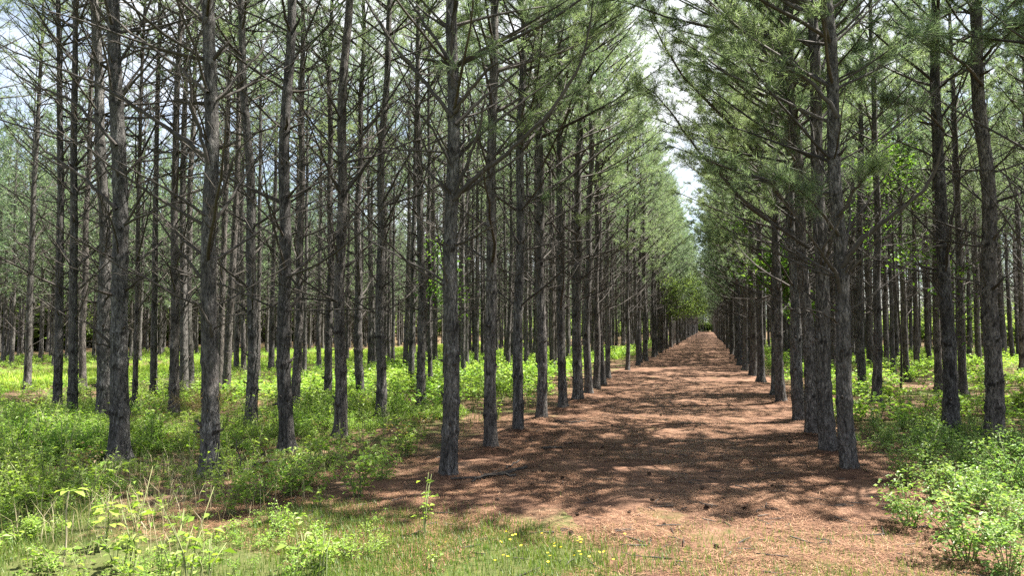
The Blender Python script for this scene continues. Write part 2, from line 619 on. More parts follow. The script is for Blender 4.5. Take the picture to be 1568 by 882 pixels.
# ------------------------------------------------------------------ pines
def curve(base, az, el, L, r, n, bend=0.25, wig=0.03):
    """a branch line: starts at base, azimuth az, elevation el, bends up (bend > 0) or down"""
    t = np.linspace(0, 1, n)
    e = el + bend * (t - 0.25)
    a = az + r.normal(0, 0.25) * t
    step = L / (n - 1)
    d = np.stack([np.cos(a) * np.cos(e), np.sin(a) * np.cos(e), np.sin(e)], -1)
    P = np.zeros((n, 3))
    P[1:] = np.cumsum(d[:-1] * step, 0)
    w = r.normal(0, wig * L, (n, 3)) * 0.35
    w[0] = 0
    w = np.cumsum(w, 0) * 0.5
    return base + P + w


def along(P, t):
    n = len(P) - 1
    i = min(int(t * n), n - 1)
    f = t * n - i
    p = P[i] * (1 - f) + P[i + 1] * f
    return p, unit(P[i + 1] - P[i])


def needles(acc, tufts, m, width, r, mat=0, length=(0.12, 0.20), run=0.20):
    if not tufts:
        return
    C = np.array([t[0] for t in tufts])
    D = unit(np.array([t[1] for t in tufts]))
    n = len(C)
    C = np.repeat(C, m, 0)
    D = np.repeat(D, m, 0)
    back = r.uniform(0, 1, (n * m, 1)) ** 1.3
    S = C - D * back * run
    rv = unit(r.normal(0, 1, (n * m, 3)))
    perp = unit(rv - (rv * D).sum(1, keepdims=True) * D)
    ang = np.radians(r.uniform(20, 78, (n * m, 1)))
    nd = D * np.cos(ang) + perp * np.sin(ang)
    nd[:, 2] -= 0.12
    nd = unit(nd)
    L = r.uniform(length[0], length[1], (n * m, 1))
    side = unit(np.cross(nd, unit(r.normal(0, 1, (n * m, 3))))) * width / 2
    tip = S + nd * L
    V = np.stack([S - side, S + side, tip], 1).reshape(-1, 3)
    F = np.arange(n * m * 3).reshape(-1, 3)
    acc.add(V, F, mat, False)


def side_dir(d, r, ang):
    rv = unit(r.normal(0, 1, 3))
    p = unit(rv - (rv @ d) * d)
    p[2] *= 0.6
    p[2] += 0.15
    return unit(d * math.cos(ang) + unit(p) * math.sin(ang))


def add_branch(acc, P, R0, r, live, lod, tufts, mat=0, k=6):
    n = len(P)
    L = np.linalg.norm(np.diff(P, axis=0), axis=1).sum()
    tt = np.linspace(0, 1, n)
    R = R0 * (1 - tt) ** 0.8 + 0.0035
    acc.tube(P, R, k, mat)
    nt_ = int({0: 5.5, 1: 4.2, 2: 0.8}[lod] * L + r.uniform(0, 1.5)) if not live else int({0: 3.6, 1: 3.0, 2: 1.6}[lod] * L + 1)
    if live:
        tufts.append((P[-1], P[-1] - P[-2]))
    for _ in range(nt_):
        t = r.uniform(0.25, 0.97)
        p, d = along(P, t)
        l = r.uniform(0.15, 0.55) * (1.1 - 0.4 * t) * min(1.2, 0.5 + 0.3 * L)
        sd_ = side_dir(d, r, math.radians(r.uniform(28, 60)))
        if lod < 2 or not live:
            q = np.stack([p, p + sd_ * l * 0.5 + r.normal(0, 0.015, 3), p + sd_ * l + np.array([0, 0, 0.04 * l]) + r.normal(0, 0.03, 3)])
            rr = max(0.0035, R0 * (1 - t) * 0.45)
            acc.tube(q, [rr, rr * 0.8, 0.0025], 3 if lod else 4, mat)
            if lod == 0 and l > 0.3 and r.random() < 0.6:
                p2, d2 = along(q, r.uniform(0.3, 0.8))
                s2 = side_dir(d2, r, math.radians(r.uniform(30, 60)))
                l2 = r.uniform(0.08, 0.25)
                acc.tube(np.stack([p2, p2 + s2 * l2]), [0.004, 0.002], 3, mat)
                if live and t > 0.3:
                    tufts.append((p2 + s2 * l2, s2))
        if live and t > 0.3:
            tufts.append((p + sd_ * l, sd_))
            if lod < 2 and r.random() < 0.3:
                tufts.append((p + sd_ * l * 0.55 + r.normal(0, 0.05, 3), side_dir(sd_, r, 0.7)))


def gen_pine(seed, H=13.5, r0=0.115, lod=0, clear=2.1, live_from=6.0, lean=0.0, side=0.0, dens=1.0):
    """returns trunk mesh, list of dead branch meshes, crown mesh"""
    r = np.random.default_rng(seed)
    whorls = []
    z = r.uniform(0.5, 0.8)
    while z < H - 0.35:
        whorls.append(z)
        z += r.uniform(0.38, 0.68) * (1.0 if z < 7 else 0.85)
    whorls = np.array(whorls)
    if lod == 0:
        zz = np.concatenate([np.arange(-0.25, 7.0, 0.055), np.arange(7.0, H, 0.3), [H]])
        k = 22
    elif lod == 1:
        zz = np.concatenate([np.arange(-0.25, 7.0, 0.22), np.arange(7.0, H, 0.6), [H]])
        k = 10
    else:
        zz = np.concatenate([[-0.25, 0.15, 0.6], np.arange(1.5, H, 1.5), [H]])
        k = 6
    a1, a2, p1, p2 = r.uniform(0.015, 0.05), r.uniform(0.008, 0.025), r.uniform(0, 6.3), r.uniform(0, 6.3)
    la = r.uniform(0, 6.3)

    def axis(z):
        z = np.asarray(z, float)
        x = a1 * np.sin(z * 0.55 + p1) - a1 * math.sin(p1) + a2 * np.sin(z * 1.9 + p2) - a2 * math.sin(p2) + lean * z * math.cos(la)
        y = a1 * np.cos(z * 0.5 + p2) - a1 * math.cos(p2) + lean * z * math.sin(la)
        return np.stack([x, y, z], -1)

    def rad(z):
        z = np.asarray(z, float)
        zc = np.clip(z, 0, H)
        return r0 * 1.03 * np.maximum(0.03, (1 - zc / (H * 1.02))) ** 0.72 * (1 + 0.75 * np.exp(-zc / 0.11) + 0.18 * np.exp(-zc / 0.6))

    R = rad(zz)
    if lod < 2:
        for w in whorls:
            R = R * (1 + 0.14 * np.exp(-((zz - w) / 0.05) ** 2))
    th = np.arange(k) * 2 * np.pi / k
    RR = R[:, None] * np.ones(k)[None, :]
    if lod == 0:
        rough = fbm(th[None, :] * 3.2 + 40, zz[:, None] * 2.6, seed, 4) - 0.5
        RR *= 1 + 0.16 * rough
        flute = np.cos(th * 4 + p1) * 0.13 + np.cos(th * 7 + p2) * 0.06
        RR *= 1 + flute[None, :] * np.exp(-np.clip(zz, 0, 9) / 0.28)[:, None]
    ta = Acc()
    ta.tube(axis(zz), RR, k, 0)
    if lod < 2:                                  # resin-dark scars where the whorls sat
        sc = np.zeros((len(zz), k))
        for w in whorls:
            if w > live_from + 2:
                break
            for _ in range(int(r.integers(2, 5))):
                a0, wz, ww = r.uniform(0, 6.28), w + r.normal(0, 0.035), r.uniform(0.25, 0.6)
                da = np.abs((th - a0 + np.pi) % (2 * np.pi) - np.pi)
                hz = 0.035 if lod == 0 else 0.08
                sc = np.maximum(sc, np.exp(-((zz[:, None] - wz + 0.05 * (da / ww)[None, :] ** 2) / hz) ** 2) * np.exp(-(da / ww) ** 2)[None, :])
        ta.attr = sc.reshape(-1)
    dead, crown, tufts = [], Acc(), []
    az = r.uniform(0, 6.3)
    for w in whorls:
        nb = int(r.integers(3, 8)) if w < live_from else int(r.integers(3, 6))
        if w < live_from and r.random() < 0.1:
            continue
        wl = r.uniform(0.55, 1.35)
        for b in range(nb):
            az += 2.4 + r.normal(0, 0.35)
            base = axis(w + r.normal(0, 0.03))
            if w < clear:
                if lod == 2 or r.random() < 0.15:
                    continue
                stub, L = True, r.uniform(0.03, 0.10) + float(rad(w)) * 1.05
            elif w < live_from:
                x = r.random()
                stub = x < 0.24
                L = r.uniform(0.14, 0.45) if stub else r.uniform(0.5, 2.3) * wl * (1.2 if lod == 0 and w > 2.6 else 1.0)
                if lod == 2 and (stub or r.random() < 0.35):
                    continue
            else:
                stub = False
                u = (w - live_from) / (H - live_from)
                L = (2.35 * (1 - u) ** 0.75 * min(1.0, 0.75 + u * 2) + 0.25) * r.uniform(0.65, 1.12)
            facing = 0.5 + 0.5 * math.cos(az)
            if side:
                if not stub:
                    L *= 1 + (side if w > 4.6 else side * 0.35) * (facing - 0.35)
            lf = live_from - 1.6 * (side > 0) * facing ** 2
            if stub or w < lf:
                el = math.radians(r.normal(36, 16))
                P = curve(base, az, el, L, r, 3 if stub else (9 if lod == 0 else 5 if lod == 1 else 4), r.uniform(-0.1, 0.55), 0.045)
                if stub:
                    ta.tube(P, [0.030, 0.020, 0.009 if w >= clear else 0.010], 6 if lod == 0 else 4, 1)
                    continue
                rb = r.uniform(0.006, 0.0125) * (0.6 + 0.3 * L) * (1.45 if lod == 0 and w > 2.6 else 1.0)
                if lod == 0:
                    a = Acc()
                    add_branch(a, P, rb, r, False, 0, None, 0, 6)
                    dead.append(a)
                else:
                    add_branch(crown, P, rb, r, False, lod, None, 0, 4 if lod == 1 else 3)
            else:
                el = math.radians(r.uniform(18, 45) + 18 * (w - live_from) / (H - live_from))
                P = curve(base, az, el, L, r, 7 if lod == 0 else 5 if lod == 1 else 3, r.uniform(-0.1, 0.4), 0.04)
                add_branch(crown, P, 0.009 + 0.006 * L, r, True, lod, tufts, 0, 5 if lod == 0 else 4 if lod == 1 else 3)
    top = axis(H)
    tufts.append((top, np.array([0, 0, 1.0])))
    if lod == 0:
        needles(crown, tufts, int(30 * dens), 0.0075, r, 1)
    elif lod == 1:
        needles(crown, tufts, int(18 * dens), 0.014, r, 1, (0.12, 0.21), 0.22)
    else:
        needles(crown, tufts, int(11 * dens), 0.034, r, 1, (0.16, 0.30), 0.3)
    return ta, dead, crown, axis(5.2)[:2]


V0 = []
for i in range(6):
    t_, d_, c_, o_ = gen_pine(100 + i, H=14.2 + (i % 3) * 0.6, r0=0.092 + 0.004 * (i % 3), lod=0, live_from=7.5 + 0.6 * (i % 2), dens=0.9, lean=0.0)
    V0.append((t_.mesh('pine_trunk', [M_BARK, M_KNOT]), [a.mesh('dead_branch', [M_DEAD]) for a in d_], c_.mesh('pine_crown', [M_DEAD, M_NEEDLE]), o_))
V1 = []
for i in range(6):
    t_, d_, c_, o_ = gen_pine(200 + i, H=14.2 + (i % 3) * 0.7, r0=0.090 + 0.005 * (i % 3), lod=1, live_from=7.4 + 0.5 * (i % 3), dens=0.9, lean=0.005 * (i % 3))
    V1.append((t_.mesh('pine_trunk', [M_BARK, M_KNOT]), [], c_.mesh('pine_crown', [M_DEAD, M_NEEDLE]), o_))


def family(seed, live_from, side, dens):
    near_, far_ = [], []
    for i in range(4):
        for lod, lst in ((0, near_), (1, far_)):
            t_, d_, c_, o_ = gen_pine(seed + i + 100 * lod, H=14.2 + (i % 3) * 0.5, r0=0.092 + 0.004 * (i % 3), lod=lod, live_from=live_from + 0.4 * (i % 3), side=side, dens=dens)
            lst.append((t_.mesh('pine_trunk', [M_BARK, M_KNOT]), [a.mesh('dead_branch', [M_DEAD]) for a in d_], c_.mesh('pine_crown', [M_DEAD, M_NEEDLE]), o_))
    return near_, far_


E0, E1 = family(1130, 5.2, 0.5, 1.2)            # row edging the path, open-grown towards it
F0_, F1_ = family(2130, 4.7, 0.82, 1.9)
R0_, R1_ = family(3130, 5.8, 0.0, 1.6)
V2, E2, W2 = [], [], []
for i in range(4):
    V2.append(gen_pine(300 + i, H=14.2 + (i % 3) * 0.7, r0=0.095, lod=2, live_from=7.0 + 0.4 * (i % 3)))
    E2.append(gen_pine(330 + i, H=14.2 + (i % 3) * 0.7, r0=0.095, lod=2, live_from=5.0 + 0.4 * (i % 3), side=0.7, dens=1.4))
    W2.append(gen_pine(360 + i, H=12.5 + (i % 3) * 0.9, r0=0.095, lod=2, clear=0.8, live_from=2.6 + 0.7 * (i % 3)))

# positions: measured trunks first (pixel where the trunk meets the ground in the photograph), then the planting grid
MEAS = [(686, 735), (752, 695), (793, 666), (829, 645), (862, 629), (885, 616), (901, 604), (913, 597), (923, 590), (931, 580), (961, 568), (977, 560),
        (321, 733), (440, 694), (520, 673), (583, 643), (645, 629), (182, 710),
        (384, 658), (501, 622), (552, 617), (452, 634), (362, 568), (394, 586), (465, 580), (346, 614), (336, 611),
        (630, 593), (659, 593), (710, 583), (621, 569), (602, 564), (778, 566), (566, 571), (805, 568),
        (41, 597), (88, 634), (110, 646), (126, 598), (158, 646), (206, 630), (235, 610), (266, 636), (281, 610), (291, 602),
        (1303, 727), (1270, 697), (1245, 670), (1226, 648), (1197, 620), (1188, 607), (1165, 586), (1153, 577), (1141, 568), (1132, 560),
        (1521, 682), (1456, 665), (1342, 620), (1321, 601), (1249, 593), (1475, 607), (1438, 600), (1389, 585), (1368, 571), (1404, 566),
        (1357, 556), (1421, 549), (1484, 557), (1536, 549), (1560, 552), (1290, 572), (1275, 563)]
TOPX = {(686, 735): 696, (1303, 727): 1270, (1270, 697): 1240, (1245, 670): 1206, (1226, 648): 1200, (1197, 620): 1175, (1456, 665): 1430, (1521, 682): 1488,
        (752, 695): 755, (793, 666): 797, (321, 733): 321, (182, 710): 177, (440, 694): 437, (520, 673): 527, (583, 643): 584, (645, 629): 640,
        (110, 646): 122, (88, 634): 96, (158, 646): 155, (384, 658): 380, (266, 636): 274}      # where the trunk leaves the top of the photograph
THIN = {(206, 630): 0.55, (1249, 593): 0.5, (394, 586): 0.8, (659, 593): 0.7}
ROWS = {0: -3.35, 1: -6.4, 2: -9.45, 3: -12.5, 4: -15.5, 5: -18.6, 10: 1.72, 11: 4.4, 12: 7.1, 13: 9.9, 14: 12.8, 15: 15.8, 16: 18.8, 17: 21.8}
RNAME = {0: 'row edging the path on its left', 1: 'second row left of the path', 2: 'third row left of the path', 3: 'fourth row left of the path',
         4: 'fifth row left of the path', 5: 'last row before the grassy clearing', 10: 'row edging the path on its right', 11: 'second row right of the path',
         12: 'third row right of the path', 13: 'fourth row right of the path', 14: 'fifth row right of the path', 15: 'deep rows right of the path',
         16: 'deep rows right of the path', 17: 'deep rows right of the path'}
ORD = ['first', 'second', 'third', 'fourth', 'fifth', 'sixth', 'seventh', 'eighth', 'ninth', 'tenth', 'eleventh', 'twelfth', 'thirteenth', 'fourteenth']

pines = []          # x, y, row, depth, measured pixel
for px, py in MEAS:
    x, y = on_ground(px, py)
    row = min(ROWS, key=lambda k: abs(ROWS[k] - x))
    pines.append((x, y, row, (px, py)))
measured = np.array([p[:2] for p in pines])
grid_rng = np.random.default_rng(11)
far_list = []
for row, X in list(ROWS.items()):
    y = 9.4 + grid_rng.uniform(0, 1.2) + (0.9 * max(0, row - 10) if row >= 10 else 0.2 * row)
    while y < 235:
        x, yy = X + grid_rng.normal(0, 0.13), y + grid_rng.normal(0, 0.2)
        y += 1.8
        if grid_rng.random() < 0.05:
            continue
        pr = project((x, yy, 0.0))
        inside = pr is not None and -10 < pr[0] < W0 + 10
        if inside and pr[1] > {0: 562, 10: 562}.get(row, 575):
            continue
        if np.min(np.hypot(measured[:, 0] - x, measured[:, 1] - yy)) < 1.25:
            continue
        far = yy > (62 if row in (0, 10) else 55 if row in (1, 11) else 48)
        if far:
            lim = {0: 235, 10: 235, 1: 190, 11: 190, 2: 120, 12: 130, 3: 95, 13: 110, 4: 80, 5: 70}.get(row, 85)
            if yy < lim:
                far_list.append((x, yy, {0: 1, 10: 2}.get(row, 0)))
            continue
        if not inside and row in (15, 16, 17):
            continue
        if not inside and row >= 10 and yy < 13 and row > 11:
            continue
        if not inside and row <= 5 and yy < 9:
            continue
        pines.append((x, yy, row, None))
# the wood across the clearing, and the wood that closes the far end of the avenue
for k in range(11):
    X = -28.2 - 3.0 * k
    y = 8 + grid_rng.uniform(0, 1.8)
    while y < 75 + k * 4:
        pr = project((X, y, 2.0))
        if pr is not None and -60 < pr[0] < 760:
            far_list.append((X + grid_rng.normal(0, 0.15), y + grid_rng.normal(0, 0.2), 3))
        y += 1.8 if k < 4 else 2.3
for k in range(190):
    far_list.append((grid_rng.uniform(-30, 25), grid_rng.uniform(238, 258), 3))
for k in range(330):
    far_list.append((grid_rng.uniform(-60, -9), grid_rng.uniform(92, 190), 3))
for k in range(260):                             # the wood's depth beyond the rows
    x, y = (grid_rng.uniform(-75, -40), grid_rng.uniform(40, 110)) if k % 2 else (grid_rng.uniform(24, 60), grid_rng.uniform(60, 130))
    far_list.append((x, y, 3))

pines.sort(key=lambda p: math.hypot(p[0], p[1]))
count = {}
tree_at = {}
ti = 0
for x, y, row, px in pines:
    d = math.hypot(x, y)
    near = d < 19.5
    mid = not near
    i = int(rng.integers(0, 6))
    edge = row in (0, 10)
    if row == 0:
        tr, db, cr, off = (E0 if near else E1)[i % 4]
    elif row == 10:
        tr, db, cr, off = (F0_ if near else F1_)[i % 4]
    elif row > 10:
        tr, db, cr, off = (R0_ if near else R1_)[i % 4]
    else:
        tr, db, cr, off = (V0 if near else V1)[i]
    k = count.get(row, 0)
    root = bpy.data.objects.new('pine_tree', None)
    COL.objects.link(root)
    root.empty_display_size = 0.3
    z0 = float(ground_z(np.array(x), np.array(y)))
    root.location = (x, y, z0)
    root.rotation_euler = (rng.normal(0, 0.006), rng.normal(0, 0.006), rng.uniform(0, 6.28) if not edge else rng.normal(0, 0.45) + (math.pi if row == 10 else 0))
    if px in TOPX:
        rz = root.rotation_euler.z
        ox = (math.cos(rz) * off[0] - math.sin(rz) * off[1]) * math.cos(YAW) + (math.sin(rz) * off[0] + math.cos(rz) * off[1]) * math.sin(YAW)
        ang = math.atan2(TOPX[px] - px[0] - (W0 / 2 - px[0]) * px[1] / 21370.0, px[1]) - ox / 5.2
        fw = Vector((FWD[0], FWD[1], 0)).normalized()
        root.rotation_euler = (Matrix.Rotation(ang, 3, fw) @ Matrix.Rotation(root.rotation_euler.z, 3, 'Z')).to_euler()
    s = rng.uniform(0.93, 1.07)
    thin = THIN.get(px, rng.uniform(0.9, 1.1)) * (1.14 if row >= 10 else 1.0)
    thin = {(321, 733): 1.14, (182, 710): 1.14, (158, 646): 1.2, (1521, 682): 1.3, (1456, 665): 1.2}.get(px, thin)
    root.scale = (s, s, s)
    t_ob = link('trunk', tr, root)
    t_ob.scale = (thin, thin, 1)
    link('crown', cr, root)
    if near:
        for bm_ in db:
            if rng.random() < 0.85:
                link('branch', bm_, root)
    name = RNAME[row]
    lim = 14 if row in (0, 10) else 8 if row in (1, 2, 11) else 6 if row in (3, 12) else 0
    pr = project((x, y, 1.5))
    seen = pr is not None and 0 < pr[0] < W0
    if seen and k < lim:
        look = 'stout grey pine' if thin > 1.13 else 'thin dark pine' if thin < 0.8 else 'straight scaly pine'
        lab = f"{look}, {ORD[k]} along the {name}"
        count[row] = k + 1
    elif seen:
        lab = f"slim pine farther along the {name}"
    else:
        lab = f"tall pine standing out of view beside the {name}"
    tag(root, lab, 'tree', name)
    if px:
        tree_at[px] = root
print('pines', len(pines), 'far', len(far_list))


def join_far(name, lst, variants, mats):
    acc = Acc()
    packs = []
    for ta, _, ca, _ in [v for vs_ in variants for v in vs_]:
        packs.append([(np.concatenate(ta.v), [(f, 0, s) for f, m, s in ta.f])] + [(np.concatenate(ca.v), [(f, 1 + m, s) for f, m, s in ca.f])])
    for x, y, kind in lst:
        pk = packs[{0: 0, 1: 4, 2: 4, 3: 8}[kind] + int(rng.integers(0, 4))]
        a = {1: 0.0, 2: math.pi}.get(kind)
        a = rng.uniform(0, 6.28) if a is None else a + rng.normal(0, 0.45)
        s = rng.uniform(0.92, 1.08)
        c, sn = math.cos(a) * s, math.sin(a) * s
        Rm = np.array([[c, -sn, 0], [sn, c, 0], [0, 0, s]])
        off = np.array([x, y, float(zg(x, y))])
        for v, fl in pk:
            V = v @ Rm.T + off
            base = acc.n
            acc.v.append(V.astype(np.float32))
            acc.n += len(V)
            for f, m, sm in fl:
                acc.f.append((f + base, m, sm))
    return acc.mesh(name, mats)


tag(link('pine_wood', join_far('pine_wood', far_list, [V2, E2, W2], [M_BARK, M_DEAD, M_NEEDLE])), kind='stuff')


# branches that stand out in the photograph: (tree, start/end pixels, depth change towards the tip, base radius, live, foliage share)
def world_branch(px, pts, dd, r0, live, tuft_from=0.4, mult=1, lab=None):
    root = tree_at[px]
    base = np.array(root.location)
    D0 = depth_of(base + np.array([0, 0, 2.0]))
    n = len(pts)
    P = np.array([at_depth(p[0], p[1], D0 + dd * i / (n - 1)) for i, p in enumerate(pts)])
    # start inside the trunk
    # resample smoothly
    t = np.linspace(0, n - 1, 4 * n)
    Q = np.stack([np.interp(t, np.arange(n), P[:, c]) for c in range(3)], -1)
    for _ in range(3):
        Q[1:-1] = 0.25 * Q[:-2] + 0.5 * Q[1:-1] + 0.25 * Q[2:]
    r = np.random.default_rng(int(px[0] * 7 + pts[0][0] * 3 + pts[-1][1]))
    Q[1:-1] += r.normal(0, 0.008, Q[1:-1].shape)
    a, fa, tufts = Acc(), Acc(), []
    add_branch(a, Q, r0, r, live, 0, tufts, 0, 8)
    if live:
        for _ in range(mult - 1):
            b2 = Acc()
            add_branch(b2, Q, 0.002, r, live, 0, tufts, 0, 3)
            a.v += b2.v
            a.f += [(f + a.n, m, s) for f, m, s in b2.f]
            a.n += b2.n
    inv = np.array(Matrix.LocRotScale(root.location, root.rotation_euler, root.scale).inverted())
    for acc in (a,):
        acc.v = [(np.c_[v, np.ones(len(v))] @ inv.T)[:, :3].astype(np.float32) for v in acc.v]
    ob = link('branch', a.mesh('branch', [M_DEAD]), root)
    if live:
        needles(fa, tufts, 26, 0.006, r, 0)
        fa.v = [(np.c_[v, np.ones(len(v))] @ inv.T)[:, :3].astype(np.float32) for v in fa.v]
        link('foliage', fa.mesh('foliage', [M_NEEDLE]), ob)


A, B, C_ = (686, 735), (321, 733), (182, 710)
SIG = [
    (A, [(692, 178), (646, 119), (602, 68), (561, 0), (540, -40)], 0.5, 0.026, False),
    (A, [(692, 96), (650, 37), (626, 0), (600, -50)], 0.4, 0.024, False),
    (A, [(695, 172), (718, 139), (753, 99), (782, 90), (820, 60)], -0.5, 0.024, False),
    (A, [(697, 190), (740, 148), (786, 116), (840, 60)], 0.7, 0.022, False),
    (A, [(696, 243), (730, 210), (799, 153), (850, 120)], 0.8, 0.024, False),
    (A, [(694, 300), (722, 235), (738, 184), (743, 140), (760, 95)], -0.3, 0.02, False),
    (A, [(694, 306), (718, 280), (752, 252), (799, 216), (851, 163), (892, 97), (905, 30), (915, -40)], -0.4, 0.034, False),
    (A, [(694, 258), (663, 197), (633, 163), (602, 143)], -0.3, 0.016, False),
    (A, [(694, 132), (690, 68), (700, 0), (712, -50)], -0.25, 0.022, False),
    (A, [(692, 300), (640, 245), (594, 200)], 0.4, 0.018, False),
    (A, [(690, 484), (668, 488), (652, 495)], -0.2, 0.012, False),
    (A, [(692, 486), (716, 476), (738, 464)], -0.1, 0.013, False),
    (B, [(316, 240), (250, 190), (153, 128), (51, 90), (-20, 60)], 0.3, 0.026, False),
    (B, [(318, 142), (270, 100), (184, 36), (130, 0)], 0.5, 0.024, False),
    (B, [(318, 332), (250, 285), (168, 240)], -0.4, 0.018, False),
    (B, [(318, 436), (286, 398), (250, 347), (235, 330)], -0.2, 0.018, False),
    (B, [(318, 250), (304, 190), (294, 160), (288, 102), (300, 60), (330, 0)], -0.5, 0.02, False),
    (B, [(318, 334), (347, 275), (362, 230), (410, 190)], -0.3, 0.018, False),
    (B, [(318, 526), (326, 506), (307, 471), (287, 455)], -0.35, 0.019, False),
    (B, [(324, 506), (340, 497), (362, 491)], -0.3, 0.010, False),
    (C_, [(178, 532), (150, 508), (122, 488)], -0.3, 0.022, False),
    (C_, [(178, 534), (150, 526), (130, 521)], -0.3, 0.014, False),
    (C_, [(178, 222), (110, 150), (50, 130), (0, 95)], 0.2, 0.022, False),
    (C_, [(178, 320), (120, 265), (60, 225), (0, 160)], 0.3, 0.022, False),
    ((1303, 727), [(1288, 410), (1313, 370), (1371, 326), (1425, 282), (1439, 234), (1450, 190)], -0.6, 0.036, False),
    ((1303, 727), [(1286, 450), (1284, 421), (1259, 392), (1262, 375), (1290, 333), (1298, 305)], -0.5, 0.026, False),
    ((1226, 648), [(1224, 335), (1184, 288), (1147, 219), (1106, 178), (1045, 117), (999, 41), (985, -20)], -1.2, 0.042, True, 5),
    ((1245, 670), [(1240, 380), (1157, 326), (1075, 240), (1020, 160), (973, 117)], -0.3, 0.028, True, 4),
    ((1303, 727), [(1284, 360), (1262, 330), (1225, 290), (1190, 270)], -0.6, 0.02, True, 7),
    ((1303, 727), [(1284, 330), (1310, 290), (1330, 262), (1345, 250)], -0.6, 0.02, True, 7),
    ((1303, 727), [(1284, 180), (1250, 130), (1200, 100), (1150, 90), (1100, 40)], 0.3, 0.026, True, 5),
    ((1456, 665), [(1445, 200), (1420, 170), (1390, 160), (1350, 150)], -0.8, 0.02, True, 7),
    ((1521, 682), [(1505, 130), (1480, 100), (1440, 70), (1420, 40)], -1.5, 0.024, True, 7),
    ((1521, 682), [(1505, 90), (1530, 60), (1560, 40), (1600, 20)], -1.5, 0.024, True, 7),
    ((1521, 682), [(1512, 380), (1540, 340), (1580, 300)], -0.3, 0.02, False),
    ((1197, 620), [(1190, 420), (1140, 370), (1085, 330)], -0.3, 0.02, False),
    ((1197, 620), [(1190, 340), (1130, 300), (1060, 260), (1040, 235)], 0.2, 0.024, True, 5),
    ((1270, 697), [(1262, 492), (1240, 478), (1222, 468)], -0.5, 0.014, False),
    ((1303, 727), [(1286, 494), (1260, 480), (1225, 468)], -0.4, 0.012, False),
]
for row in SIG:
    world_branch(row[0], row[1], row[2], row[3], row[4], mult=row[5] if len(row) > 5 else 1)

near_trees = np.array([(x, y) for x, y, row, px in pines if math.hypot(x, y) < 20])


def mound(x, y):
    h = np.zeros(np.broadcast(x, y).shape)
    for tx, ty in near_trees:
        h = h + 0.075 * np.exp(-((x - tx) ** 2 + (y - ty) ** 2) / 0.07)
    return h


for nm in ('ground', 'path'):
    me = bpy.data.objects[nm].data
    co = np.empty(len(me.vertices) * 3, np.float32)
    me.vertices.foreach_get('co', co)
    co = co.reshape(-1, 3)
    k = np.hypot(co[:, 0], co[:, 1]) < 24
    co[k, 2] += mound(co[k, 0], co[k, 1])
    me.vertices.foreach_set('co', co.reshape(-1))
    me.update()

# the dry needle tuft growing out of the stout trunk a metre above the ground
rt = tree_at[B]
fa = Acc()
r = np.random.default_rng(5)
tf = []
for i in range(26):
    a = r.uniform(0, 6.28)
    d = np.array([math.cos(a), math.sin(a), r.uniform(-0.3, 0.6)])
    tf.append((np.array([0, 0, r.uniform(0.78, 1.12)]) + d * r.uniform(0.16, 0.42), d))
needles(fa, tf, 22, 0.004, r, 0, (0.12, 0.22), 0.2)
ob = link('foliage', fa.mesh('tuft', [M_DRYN]), rt)
ob['label'] = 'dry tan needle tuft sprouting from the lower trunk'


# ------------------------------------------------------------------ broadleaf saplings between the pines
def leaf_blades(acc, C, N, A, L, Wd, mat=0, fold=0.25):
    """folded pointed leaves: C centre of the leaf base, A axis direction, N face direction"""
    A = unit(A)
    S = unit(np.cross(A, N))
    N = np.cross(S, A)
    L = np.asarray(L).reshape(-1, 1)
    Wd = np.asarray(Wd).reshape(-1, 1)
    b = C
    tip = C + A * L - N * L * 0.15
    l = C + A * L * 0.45 + S * Wd / 2 + N * Wd * fold
    rr = C + A * L * 0.45 - S * Wd / 2 + N * Wd * fold
    V = np.stack([b, rr, tip, l], 1).reshape(-1, 3)
    i = np.arange(len(C))[:, None] * 4
    F = np.concatenate([i + np.array([[0, 1, 2]]), i + np.array([[0, 2, 3]])])
    acc.add(V, F, mat, False)


def broadleaf(x, y, h, crown_z, crown_r, n, lab, seed, lean=(0, 0), size=0.11):
    r = np.random.default_rng(seed)
    root = bpy.data.objects.new('broadleaf_sapling', None)
    COL.objects.link(root)
    root.location = (x, y, float(ground_z(np.array(x), np.array(y))))
    tag(root, lab, 'tree')
    ta, ca = Acc(), Acc()
    zz = np.linspace(-0.1, h, 14)
    P = np.stack([lean[0] * (zz / h) ** 2 + 0.04 * np.sin(zz * 1.3), lean[1] * (zz / h) ** 2 + 0.04 * np.cos(zz * 1.7), zz], -1)
    ta.tube(P, 0.035 * (1 - zz / h * 0.85), 8)
    for i in range(22):
        t = r.uniform(0.45, 1.0)
        p, d = along(P, t)
        az = r.uniform(0, 6.28)
        L = crown_r * r.uniform(0.5, 1.1)
        Q = curve(p, az, math.radians(r.uniform(5, 40)), L, r, 6, -0.2, 0.04)
        ca.tube(Q, np.linspace(0.011, 0.003, 6), 4, 0)
        m = int(n / 22)
        tt = r.uniform(0.2, 1, m)
        C = np.array([along(Q, a)[0] for a in tt]) + r.normal(0, 0.13, (m, 3)) * crown_r
        Ax = unit(np.stack([r.normal(0, 1, m), r.normal(0, 1, m), r.normal(-0.25, 0.4, m)], -1))
        N = unit(np.stack([r.normal(0, 0.45, m), r.normal(0, 0.45, m), np.ones(m)], -1))
        L_ = r.uniform(0.7, 1.3, m) * size
        leaf_blades(ca, C, N, Ax, L_, L_ * 0.62, 1)
    link('trunk', ta.mesh('sapling_trunk', [M_DEAD]), root)
    link('crown', ca.mesh('sapling_crown', [M_DEAD, M_BROAD]), root)
    return root


